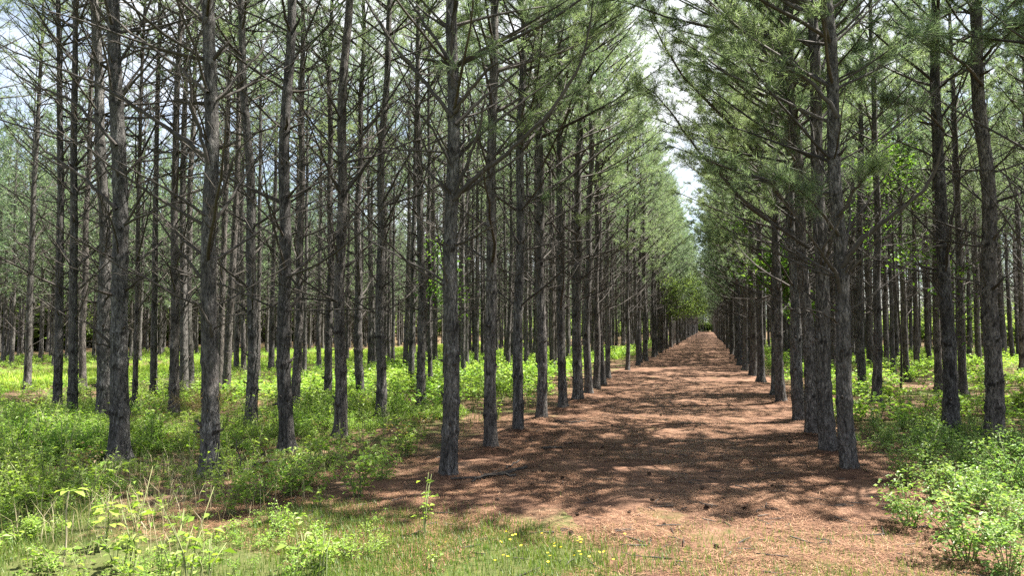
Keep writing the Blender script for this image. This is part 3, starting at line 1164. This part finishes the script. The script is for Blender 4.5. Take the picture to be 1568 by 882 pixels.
broadleaf(2.9, 22.0, 4.6, 3.6, 1.1, 1700, 'dark green broadleaf sapling reaching out from the right edge of the path', 1, (-1.9, -0.6), 0.13)
broadleaf(5.6, 24.5, 8.0, 6, 1.5, 1300, 'tall bright green broadleaf tree behind the pines right of the path', 2, (-0.3, 0), 0.13)
broadleaf(-8.0, 21.5, 4.6, 3.4, 0.9, 500, 'yellow-green broadleaf sapling among the pine trunks left of the path', 3, (0.2, 0), 0.12)
lean_tree = broadleaf(-3.0, 54.0, 5.0, 4.5, 1.5, 2000, 'broadleaf tree tinted pale as if sunlit, leaning over the far path', 4, (1.0, -0.5), 0.13)
[c for c in lean_tree.children if c.name.startswith('crown')][0].data.materials[1] = M_SUNTINT
broadleaf(5.0, 17.5, 3.4, 2.6, 0.7, 150, 'slim broadleaf sapling behind the first pines right of the path', 5, (0.2, 0), 0.10)

for i, (x_, y_, h_, r_, n_, sz, lb) in enumerate([(-2.9, 76, 6.5, 2.0, 2600, 0.16, 'added yellow-green broadleaf tree, tinted as if sunlit, beyond the leaning one'),
                                                 (-2.6, 98, 7.5, 2.2, 2400, 0.2, 'added tall broadleaf tree, tinted pale as if sunlit, before the path end'),
                                                 (-2.0, 128, 8.0, 2.6, 2400, 0.26, 'added distant broadleaf tree, tinted pale as if sunlit, half closing the path'),
                                                 (0.6, 226, 10.0, 4.5, 2600, 0.42, 'added broadleaf tree, tinted bright as if sunlit, closing the path end')]):  # added trees, standing in for sunlit crowns and the bright path end
    t_ = broadleaf(x_, y_, h_, h_ * 0.7, r_, n_, lb, 30 + i, (0.6, 0), sz)
    [c for c in t_.children if c.name.startswith('crown')][0].data.materials[1] = M_SUNTINT


# ------------------------------------------------------------------ undergrowth
def gen_plant(seed, h, stems, leaves, size, spread):
    r = np.random.default_rng(seed)
    a = Acc()
    for s in range(stems):
        az = r.uniform(0, 6.28)
        hh = h * r.uniform(0.55, 1.1)
        out = spread * r.uniform(0.2, 1.0)
        b0 = np.array([r.normal(0, 0.03), r.normal(0, 0.03), -0.03])
        tip = np.array([math.cos(az) * out, math.sin(az) * out, hh])
        mid = (b0 + tip) / 2 + np.array([-math.cos(az) * out * 0.15, -math.sin(az) * out * 0.15, 0.05])
        Q = np.stack([b0, mid, tip])
        a.tube(Q, [0.005, 0.004, 0.002], 3, 1)
        m = max(2, leaves // stems)
        t = r.uniform(0.25, 1.0, m)
        C = np.array([along(Q, q)[0] for q in t]) + r.normal(0, 0.02, (m, 3)) + r.normal(0, spread * 0.16, (m, 3)) * np.array([1, 1, 0.6])
        al = r.uniform(0, 6.28, m)
        Ax = np.stack([np.cos(al), np.sin(al), r.normal(0.1, 0.35, m)], -1)
        N = unit(np.stack([r.normal(0, 0.4, m), r.normal(0, 0.4, m), np.ones(m)], -1))
        L = size * r.uniform(0.6, 1.25, m)
        leaf_blades(a, C, N, Ax, L, L * r.uniform(0.42, 0.62), 0)
    return a


PL_NEAR = [gen_plant(400 + i, [0.28, 0.36, 0.5, 0.22][i % 4], 6 + i % 4, [70, 90, 120, 50][i % 4], [0.055, 0.06, 0.065, 0.075][i % 4], 0.28) for i in range(8)]
PL_FAR = [gen_plant(500 + i, [0.3, 0.42, 0.5][i % 3], 4, 34, 0.12, 0.36) for i in range(5)]


def scatter(pts, scales, packs, r, flat=None):
    acc = Acc()
    P = [(np.concatenate(a.v), a.f) for a in packs]
    for (x, y, z), s in zip(pts, scales):
        v, fl = P[int(r.integers(0, len(P)))]
        a = r.uniform(0, 6.28)
        c, sn = math.cos(a) * s, math.sin(a) * s
        Rm = np.array([[c, -sn, 0], [sn, c, 0], [0, 0, s * r.uniform(0.75, 1.2)]])
        V = v @ Rm.T + np.array([x, y, z])
        b = acc.n
        acc.v.append(V.astype(np.float32))
        acc.n += len(V)
        for f, m, sm in fl:
            acc.f.append((f + b, m, sm))
    return acc


def in_view(x, y, margin=60):
    v = np.stack([x, y, np.full_like(x, 0.2 - EYE)], -1) @ RC
    ok = v[:, 2] < -0.5
    px = W0 / 2 + F0 * v[:, 0] / np.where(ok, -v[:, 2], 1)
    py = H0 / 2 - F0 * v[:, 1] / np.where(ok, -v[:, 2], 1)
    return ok & (px > -margin) & (px < W0 + margin) & (py < H0 + 2.5 * margin)


def cover_density(x, y):
    """0..1 how much the floor is covered by leafy plants"""
    pn = fbm(x * 0.55, y * 0.55, 81, 4)
    pn2 = fbm(x * 1.7, y * 1.7, 91, 3)
    d = np.clip((pn * 0.65 + pn2 * 0.35 - 0.42) * 8, 0, 1)
    pe = path_edge(x, y)
    left = x < -1
    edge = np.where(left, np.clip((-pe - 0.35) / 1.8, 0, 1), np.clip((-pe - 0.15) / 0.7, 0, 1))
    d = d * edge
    # nearly closed cover between the further rows left, thinner turf in the near left corner
    d = np.where(left & (x < -5.5), np.maximum(d, 0.5 * edge), d)
    near_l = left & (y < 8.6 + 0.15 * (x + 6))
    d = np.where(near_l, d * 0.8, d)
    d = np.where((~left) & (y < 9.5) & (y > 4), np.maximum(d, 0.9 * edge), d)
    # the fallen straw patch below the third trunk
    d = np.where(np.hypot(x + 7.1, (y - 9.0)) < 0.75, d * 0.15, d)
    d = np.where(y < 6.0 - 0.1 * x, np.where(left, d * 0.8, d), d)
    s = np.minimum(x - STRIP_F, STRIP_N - x)
    d = np.where(s > -0.3, 0, d)
    return d


sr = np.random.default_rng(23)


def sample(n, x0, x1, y0, y1, dens=cover_density):
    x = sr.uniform(x0, x1, n)
    y = sr.uniform(y0, y1, n)
    k = (sr.random(n) < dens(x, y)) & in_view(x, y)
    return x[k], y[k]


xs_, ys_ = sample(9000, -16, -2.5, 4.2, 15)
hn = 0.85 * np.clip(fbm(xs_ * 0.4, ys_ * 0.4, 101, 3) * 1.9 - 0.35, 0.35, 1.0)
tag(link('undergrowth', scatter(np.stack([xs_, ys_, zg(xs_, ys_)], -1), hn * sr.uniform(0.7, 1.2, len(xs_)), PL_NEAR, sr).mesh('undergrowth', [M_LEAF, M_STEM])), kind='stuff')
print('near left plants', len(xs_))
PL_B = [gen_plant(440 + i, [0.2, 0.55, 0.32][i % 3], 3 + i % 3, [22, 30, 18][i % 3], [0.075, 0.065, 0.08][i % 3], 0.2) for i in range(6)]
xs_, ys_ = sample(2600, -16, -2.0, 4.2, 20, lambda x, y: np.maximum(cover_density(x, y) * 0.8, 0.12 * (path_edge(x, y) < -0.2)))
tag(link('undergrowth', scatter(np.stack([xs_, ys_, zg(xs_, ys_)], -1), sr.uniform(0.6, 1.25, len(xs_)), PL_B, sr).mesh('undergrowth', [M_LEAFB, M_STEM])), kind='stuff')
xs_, ys_ = sample(130, -15, -2.6, 6.0, 16, lambda x, y: 0.5 * (path_edge(x, y) < -0.3))
tag(link('undergrowth', scatter(np.stack([xs_, ys_, zg(xs_, ys_)], -1), sr.uniform(0.6, 1.1, len(xs_)), PL_NEAR, sr).mesh('undergrowth', [M_DRYN, M_DEAD])), kind='stuff')
xs_, ys_ = sample(500, 2.0, 12, 3.8, 20)
tag(link('undergrowth', scatter(np.stack([xs_, ys_, zg(xs_, ys_)], -1), sr.uniform(0.6, 1.25, len(xs_)), PL_B, sr).mesh('undergrowth', [M_LEAFB, M_STEM])), kind='stuff')
xs_, ys_ = sample(1500, 1.9, 7.5, 3.8, 15)
tag(link('undergrowth', scatter(np.stack([xs_, ys_, zg(xs_, ys_)], -1), np.where(ys_ < 10.5, 0.85, 0.7) * sr.uniform(0.55, 1.1, len(xs_)), PL_NEAR, sr).mesh('undergrowth', [M_LEAF2, M_STEM])), kind='stuff')
print('near right plants', len(xs_))
xs1, ys1 = sample(13000, -40, -3, 15, 52)
xs2, ys2 = sample(5200, 2.0, 26, 15, 62)
xs3, ys3 = sample(1500, -7, 6.5, 52, 130)
xs_, ys_ = np.concatenate([xs1, xs2, xs3]), np.concatenate([ys1, ys2, ys3])
tag(link('undergrowth', scatter(np.stack([xs_, ys_, zg(xs_, ys_)], -1), sr.uniform(0.7, 1.3, len(xs_)) * np.where(xs_ < -13, 0.55, 1.0), PL_FAR, sr).mesh('undergrowth', [M_LEAF, M_STEM])), kind='stuff')
print('far plants', len(xs_))


fx, fy, fz = [], [], []
for k in range(2200):
    m = k % 13
    if m >= 10:
        x, y = sr.uniform(-62, -11), sr.uniform(120, 195)
    elif m < 5:
        x, y = sr.uniform(-78, -50), sr.uniform(18, 112)
    elif m < 8:
        x, y = sr.uniform(22, 55), sr.uniform(62, 130)
    else:
        x, y = sr.uniform(-24, 22), sr.uniform(240, 262)
    fx.append(x)
    fy.append(y)
fx, fy = np.array(fx), np.array(fy)
k = in_view(fx, fy)
fx, fy = fx[k], fy[k]
PL_SCRUB = [gen_plant(520 + i, 2.6, 7, 150, 0.42, 1.5) for i in range(4)]
tag(link('far_woods', scatter(np.stack([fx, fy, zg(fx, fy)], -1), sr.uniform(0.6, 1.7, len(fx)) * np.where(fx < -45, 1.5, 1.0), PL_SCRUB, sr).mesh('far_woods', [M_SUNTINT, M_DEAD])), kind='stuff')


def blades(n_, x, y, h, w, mat, name, kind='stuff', bend=0.35):
    n_ = len(x)
    az = sr.uniform(0, 6.28, n_)
    hh = sr.uniform(0.5, 1.2, n_) * h
    z = zg(x, y)
    base = np.stack([x, y, z - 0.01], -1)
    lean = np.stack([np.cos(az), np.sin(az), 0 * az], -1)
    side = np.stack([-np.sin(az), np.cos(az), 0 * az], -1) * w / 2
    mid = base + lean * (hh * bend * 0.3)[:, None] + np.array([0, 0, 1.0]) * (hh * 0.6)[:, None]
    tip = base + lean * (hh * bend * sr.uniform(0.3, 1.6, n_))[:, None] + np.array([0, 0, 1.0]) * hh[:, None]
    V = np.stack([base - side, base + side, mid + side * 0.7, mid - side * 0.7, tip], 1).reshape(-1, 3)
    i = np.arange(n_)[:, None] * 5
    a = Acc()
    a.v.append(V.astype(np.float32))
    a.n = len(V)
    a.f.append(((i + np.array([[0, 1, 2, 3]])).astype(np.int32), 0, False))
    a.f.append(((i + np.array([[3, 2, 4]])).astype(np.int32), 0, False))
    return tag(link(name, a.mesh(name, [mat])), kind=kind)


def turf_density(x, y):
    pe = path_edge(x, y)
    n1 = fbm(x * 0.8, y * 0.8, 111, 4)
    d = np.clip((n1 - 0.42) * 5, 0, 1) * np.clip(-pe / 1.1 + 0.45, 0, 1) ** 1.6
    d *= np.clip((8.4 - y) / 1.6, 0.0, 1) + 0.12 * (x < -4)
    d = np.maximum(d, 0.7 * np.clip((7.6 - y) / 1.5, 0, 1) * np.clip((n1 - 0.42) * 6, 0, 1) * (x > -2.5))
    return d


x, y = sample(190000, -8, 3.2, 3.9, 10, turf_density)
blades(0, x, y, 0.085, 0.006, M_GRASS, 'grass')
x, y = sample(26000, -20, -3.6, 7, 24, lambda x, y: 0.5 * np.clip((fbm(x * 0.7, y * 0.7, 121, 3) - 0.4) * 5, 0, 1) * (path_edge(x, y) < -0.2))
blades(0, x, y, 0.22, 0.008, M_GRASS, 'grass')
x, y = sample(2400, -8.5, -4.2, 4.4, 9.2, lambda x, y: np.clip((fbm(x * 0.9, y * 0.9, 131, 3) - 0.42) * 5, 0, 1) * np.clip((-3.9 - x) / 2, 0, 1))
blades(0, x, y, 0.34, 0.005, M_STALK, 'dry_grass', bend=0.5)
x, y = sample(60000, STRIP_F, STRIP_N + 1.0, 10, 90, lambda x, y: np.clip(1.3 - y / 90, 0.1, 1))
blades(0, x, y, 0.22, 0.03, M_MEADOW, 'meadow_grass')
x, y = sample(26000, 1.9, 16, 9, 40, lambda x, y: 0.6 * np.clip((fbm(x * 0.6, y * 0.6, 141, 3) - 0.35) * 5, 0, 1) * (path_edge(x, y) < -0.15))
blades(0, x, y, 0.24, 0.010, M_GRASS, 'grass')

# fallen needles lying on the path and between the plants
def straw(n_, x, y, zf, L=0.16, w=0.0045, lift=0.016):
    n_ = len(x)
    az = sr.uniform(0, 6.28, n_)
    z = zf(x, y) + sr.uniform(0.002, lift, n_)
    d = np.stack([np.cos(az), np.sin(az), sr.normal(0.02, 0.07, n_)], -1) * (L * sr.uniform(0.5, 1.2, n_))[:, None]
    side = np.stack([-np.sin(az), np.cos(az), 0 * az], -1) * (w * (0.7 + 0.07 * y))[:, None]
    c = np.stack([x, y, z], -1)
    V = np.stack([c - d / 2 - side / 2, c - d / 2 + side / 2, c + d / 2], 1).reshape(-1, 3)
    a = Acc()
    a.v.append(V.astype(np.float32))
    a.n = len(V)
    a.f.append((np.arange(n_ * 3).reshape(-1, 3).astype(np.int32), 0, False))
    return a


def floor_z(x, y):
    return np.maximum(path_z(x, y), ground_z(x, y)) + mound(x, y)


u = sr.uniform(0, 1, 260000)
yy_ = 5.2 * (26 / 5.2) ** u
xx_ = sr.uniform(-5.5, 3.4, len(yy_))
k = (path_edge(xx_, yy_) > -0.6 - 0.8 * sr.random(len(xx_))) & (fbm(xx_ * 1.2, yy_ * 1.2, 151, 3) > 0.25 + 0.25 * sr.random(len(xx_))) & in_view(xx_, yy_)
xx_, yy_ = xx_[k], yy_[k]
tr_ = near_trees[sr.integers(0, len(near_trees), 9000)] + sr.normal(0, 0.2, (9000, 2))
xx_, yy_ = np.concatenate([xx_, tr_[:, 0]]), np.concatenate([yy_, tr_[:, 1]])
k = slice(None)
tag(link('pine_straw', straw(0, xx_[k], yy_[k], floor_z).mesh('pine_straw', [M_STRAW])), kind='stuff')

tl = Acc()
for k in range(900):
    y = 5.4 * (24 / 5.4) ** sr.random()
    x = sr.uniform(-5.5, 3.2)
    if fbm(np.array(x * 0.8), np.array(y * 0.8), 161, 3) < 0.38 + 0.2 * sr.random():
        continue
    z = float(floor_z(np.array(x), np.array(y))) + 0.012
    a, l = sr.uniform(0, 6.28), sr.uniform(0.04, 0.28)
    d = np.array([math.cos(a), math.sin(a), sr.normal(0, 0.06)]) * l / 2
    c = np.array([x, y, z])
    rr = sr.uniform(0.002, 0.006) + l * 0.01
    tl.tube(np.stack([c - d, c + sr.normal(0, 0.012, 3) * np.array([1, 1, 0.3]), c + d]), [rr, rr * 0.9, rr * 0.5], 4)
tag(link('twig_litter', tl.mesh('twig_litter', [M_DEAD])), kind='stuff')

# ------------------------------------------------------------------ shrubs one can tell apart
def shrub_meshes(seed, h, rad, n, size, lm):
    r = np.random.default_rng(seed)
    st, fo = Acc(), Acc()
    for s in range(9):
        az = r.uniform(0, 6.28)
        tip = np.array([math.cos(az) * rad * r.uniform(0.3, 1), math.sin(az) * rad * r.uniform(0.3, 1), h * r.uniform(0.65, 1.05)])
        Q = np.stack([np.array([r.normal(0, 0.03), r.normal(0, 0.03), -0.03]), tip * 0.5 + np.array([0, 0, 0.1 * h]), tip])
        st.tube(Q, [0.008, 0.006, 0.003], 5)
        for b in range(4):
            p, d = along(Q, r.uniform(0.05, 0.95))
            e = p + side_dir(d, r, 0.9) * r.uniform(0.1, 0.28)
            st.tube(np.stack([p, e]), [0.004, 0.002], 3)
            m = n // 36
            C = p + (e - p) * r.uniform(0.2, 1.1, (m, 1)) + r.normal(0, 0.045, (m, 3))
            al = r.uniform(0, 6.28, m)
            Ax = np.stack([np.cos(al), np.sin(al), r.normal(0.1, 0.35, m)], -1)
            N = unit(np.stack([r.normal(0, 0.4, m), r.normal(0, 0.4, m), np.ones(m)], -1))
            L = size * r.uniform(0.6, 1.25, m)
            leaf_blades(fo, C, N, Ax, L, L * 0.55)
    return st.mesh('shrub_stems', [M_STEM]), fo.mesh('shrub_foliage', [lm])


SH = [shrub_meshes(600 + i, 0.62 + 0.12 * (i % 3), 0.42, 620, 0.062, M_LEAF2) for i in range(3)]
SL = [shrub_meshes(620 + i, 0.45 + 0.1 * (i % 3), 0.4, 420, 0.068, M_LEAF) for i in range(3)]


def shrub(px, py, ms, s, lab, group):
    x, y = on_ground(px, py)
    root = bpy.data.objects.new('leafy_shrub', None)
    COL.objects.link(root)
    root.location = (x, y, float(ground_z(np.array(x), np.array(y))))
    root.rotation_euler = (0, 0, rng.uniform(0, 6.28))
    root.scale = (s, s, s)
    link('stem', ms[0], root)
    link('foliage', ms[1], root)
    tag(root, lab, 'shrub', group)


for i, (px, py) in enumerate([(1390, 810), (1430, 770), (1460, 820), (1500, 780), (1530, 830), (1550, 760), (1480, 865), (1545, 890), (1420, 725), (1490, 735), (1385, 745), (1560, 715)]):
    shrub(px, py, SH[i % 3], rng.uniform(0.6, 0.88), 'bushy pale-leaved shrub in the thicket right of the path', 'shrubs in the thicket right of the path')
for i, (px, py) in enumerate([(470, 745), (505, 720), (545, 760), (585, 735), (440, 760), (230, 690), (100, 690), (60, 720), (30, 760), (395, 770), (620, 700), (350, 790)]):
    shrub(px, py, SL[i % 3], rng.uniform(0.55, 0.85), 'low bright green shrub among the pines left of the path', 'shrubs among the pines left of the path')


# two broad-leaved seedlings close to the camera, a dead standing twig
def seedling(px, py, h, lab, leaves, size, bend, seed, mstem):
    r = np.random.default_rng(seed)
    x, y = on_ground(px, py)
    root = bpy.data.objects.new('broadleaf_seedling', None)
    COL.objects.link(root)
    root.location = (x, y, float(ground_z(np.array(x), np.array(y))))
    tag(root, lab, 'plant')
    st = Acc()
    zz = np.linspace(-0.02, h, 8)
    P = np.stack([bend * (zz / h) ** 2, 0.02 * np.sin(zz * 9), zz], -1)
    st.tube(P, np.linspace(0.008, 0.004, 8), 6)
    link('stem', st.mesh('seedling_stem', [mstem]), root)
    for i in range(leaves):
        la = Acc()
        az = i * 2.4 + r.uniform(-0.4, 0.4)
        t = 1.0 if i < 5 else r.uniform(0.55, 0.95)
        p, d = along(P, t)
        L = size * r.uniform(0.75, 1.2)
        ax = unit(np.array([math.cos(az), math.sin(az), r.uniform(-0.1, 0.35)]))
        sd_ = unit(np.cross(ax, [0, 0, 1.0]))
        up = np.cross(sd_, ax)
        u = np.linspace(0, 1, 7)
        wd = np.sin(np.pi * u ** 0.8) ** 0.8 * L * 0.30
        droop = -0.35 * L * u ** 2
        mid = p + ax * (0.05 + u * L)[:, None] + up * droop[:, None]
        V = np.concatenate([mid + sd_ * wd[:, None] + up * (wd * 0.25)[:, None], mid, mid - sd_ * wd[:, None] + up * (wd * 0.25)[:, None]])
        j = np.arange(6)
        F = np.concatenate([np.stack([j, j + 1, j + 8, j + 7], -1), np.stack([j + 7, j + 8, j + 15, j + 14], -1)])
        la.add(V, F)
        la.tube(np.stack([p, p + ax * 0.05]), [0.003, 0.002], 4)
        link('leaf', la.mesh('seedling_leaf', [M_LEAFB]), root)


seedling(96, 868, 0.60, 'tall pale-stemmed seedling with a few big leaves at its top', 6, 0.085, 0.06, 1, M_PSTEM)
seedling(160, 842, 0.36, 'low seedling with a broad flat rosette of bright leaves', 14, 0.115, 0.04, 2, M_STEM)
seedling(190, 872, 0.22, 'small big-leaved seedling below the flat bright rosette', 8, 0.10, 0.02, 3, M_STEM)


def stick(name, cat, lab, pts, rads, twigs, seed, grp=None, parts=True):
    """pts: world points"""
    r = np.random.default_rng(seed)
    P = np.array(pts, float)
    n = len(P)
    t = np.linspace(0, n - 1, 4 * n)
    Q = np.stack([np.interp(t, np.arange(n), P[:, c]) for c in range(3)], -1)
    Q[1:-1] += r.normal(0, 0.008, Q[1:-1].shape)
    o = Q[0].copy()
    Q = Q - o
    R = np.interp(np.linspace(0, 1, len(Q)), np.linspace(0, 1, len(rads)), rads)
    a = Acc()
    a.tube(Q, R, 8)
    for _ in range(twigs):
        p, d = along(Q, r.uniform(0.25, 0.9))
        s = side_dir(d, r, r.uniform(0.5, 1.0))
        s[2] = abs(s[2]) * 0.6 + 0.05
        l = r.uniform(0.1, 0.32)
        a.tube(np.stack([p, p + s * l * 0.5, p + s * l + r.normal(0, 0.02, 3)]), [0.008, 0.006, 0.003], 4)
    return tag(link(name, a.mesh(name, [M_DEAD]), None, o), lab, cat, grp)


def gpt(px, py, up=0.02):
    x, y = on_ground(px, py)
    return (x, y, float(floor_z(np.array(x), np.array(y))) + up)


stick('fallen_branch', 'fallen branch', 'dark forked fallen branch lying right of the nearest pine at the path edge', [gpt(690, 742), gpt(735, 742), gpt(770, 730), gpt(806, 720)], [0.012, 0.022, 0.026, 0.020], 4, 1)
stick('fallen_branch', 'fallen branch', 'shorter dark branch lying across the forked one on the path edge', [gpt(722, 747), gpt(745, 740, 0.05), gpt(790, 733)], [0.010, 0.018, 0.016], 3, 2)
stick('fallen_stick', 'stick', 'thin straight stick lying across the needles beside the third pine', [gpt(848, 648), gpt(875, 650), gpt(898, 649)], [0.012, 0.014, 0.008], 1, 3)
stick('fallen_stick', 'stick', 'short pale stick lying on needles between the two nearest pines', [gpt(775, 722), gpt(795, 712)], [0.012, 0.009], 0, 4)
stick('fallen_stick', 'stick', 'dark stick lying among dark debris on the middle of the path', [gpt(830, 693), gpt(860, 689)], [0.022, 0.014], 3, 5)
stick('standing_twig', 'twig', 'thin dead twig standing upright before the stout pine with dry needle tuft', [gpt(375, 760), tuple(np.array(gpt(375, 760)) + (-0.07, 0, 0.35)), tuple(np.array(gpt(375, 760)) + (-0.13, 0, 0.62))], [0.010, 0.008, 0.004], 2, 6)
stick('fallen_branch', 'fallen branch', 'grey fallen branch lying in the undergrowth before the stout pine', [gpt(370, 735, 0.1), gpt(400, 722, 0.12), gpt(440, 715, 0.1)], [0.018, 0.015, 0.008], 4, 7)


# pine cones on the path
def cone_mesh():
    a = Acc()
    r = np.random.default_rng(9)
    zz = np.linspace(0, 0.075, 8)
    a.tube(np.stack([0 * zz, 0 * zz, zz], -1), 0.016 * np.sin(np.pi * (zz + 0.012) / 0.1) + 0.002, 8)
    for i in range(48):
        t = i / 48
        z = 0.006 + 0.064 * t
        az = i * 2.39996
        rad = 0.017 * math.sin(math.pi * (z + 0.012) / 0.1) + 0.004
        d = np.array([math.cos(az), math.sin(az), 0.45])
        s = np.array([-math.sin(az), math.cos(az), 0])
        b = np.array([math.cos(az) * rad * 0.6, math.sin(az) * rad * 0.6, z])
        tip = b + unit(d) * 0.020
        V = np.stack([b - s * 0.004, b + s * 0.004, tip + s * 0.007, tip - s * 0.007, tip + unit(d) * 0.005 + np.array([0, 0, 0.004])])
        a.add(V, np.array([[0, 1, 2, 3]]), 0, False)
        a.n -= 5
        a.f.append((np.array([[3, 2, 4]], np.int32) + a.n, 0, False))
        a.n += 5
    return a.mesh('pine_cone', [M_CONE])


CONE = cone_mesh()
cone_px = [(1085, 783), (1140, 784), (1083, 783), (960, 793), (993, 733), (995, 775), (880, 792), (862, 738), (912, 758), (1075, 754), (1214, 683), (835, 728), (812, 751),
           (1180, 741), (1186, 752), (827, 720), (940, 655), (1010, 640), (925, 690), (1150, 712), (1020, 812), (760, 770), (870, 820), (1095, 845)]
for i, (px, py) in enumerate(cone_px):
    p = gpt(px, py, 0.02)
    o = link('pine_cone', CONE, None, p, (math.radians(90 + rng.uniform(-25, 25)), rng.uniform(-0.4, 0.4), rng.uniform(0, 6.28)))
    s = rng.uniform(0.5, 0.75) * (1.6 if i in (0, 10) else 1)
    o.scale = (s, s, s)
    lab = 'large dark pine cone lying on the middle of the needle path' if i == 0 else 'dark pine cone lying in a sunny patch by the right path edge' if i == 10 else 'small dark pine cone lying on the brown needle path'
    tag(o, lab, 'pine cone', 'pine cones on the path')

# yellow wildflowers in the turf
def flower_mesh():
    a = Acc()
    a.tube(np.array([[0, 0, -0.01], [0.004, 0, 0.05], [0, 0, 0.10]]), [0.0015, 0.0013, 0.001], 4, 1)
    for i in range(5):
        az = i * 2 * math.pi / 5
        d = np.array([math.cos(az), math.sin(az), 0.35]) * 0.7
        s = np.array([-math.sin(az), math.cos(az), 0])
        c = np.array([0, 0, 0.10])
        V = np.stack([c, c + d * 0.010 - s * 0.008, c + d * 0.018, c + d * 0.010 + s * 0.008])
        a.add(V, np.array([[0, 1, 2, 3]]), 0, False)
    return a.mesh('yellow_flower', [M_YELLOW, M_STEM])


FL = flower_mesh()
fr = np.random.default_rng(77)
for i in range(30):
    px, py = (fr.normal(890, 40), fr.uniform(838, 880)) if i < 16 else (fr.normal(775, 55), fr.uniform(832, 880))
    x, y = on_ground(px, py)
    o = link('yellow_flower', FL, None, (x, y, float(floor_z(np.array(x), np.array(y)))), (fr.normal(0, 0.2), fr.normal(0, 0.2), fr.uniform(0, 6.28)))
    tag(o, 'tiny yellow wildflower in the short grass at the path end', 'flower', 'yellow wildflowers in the short grass')
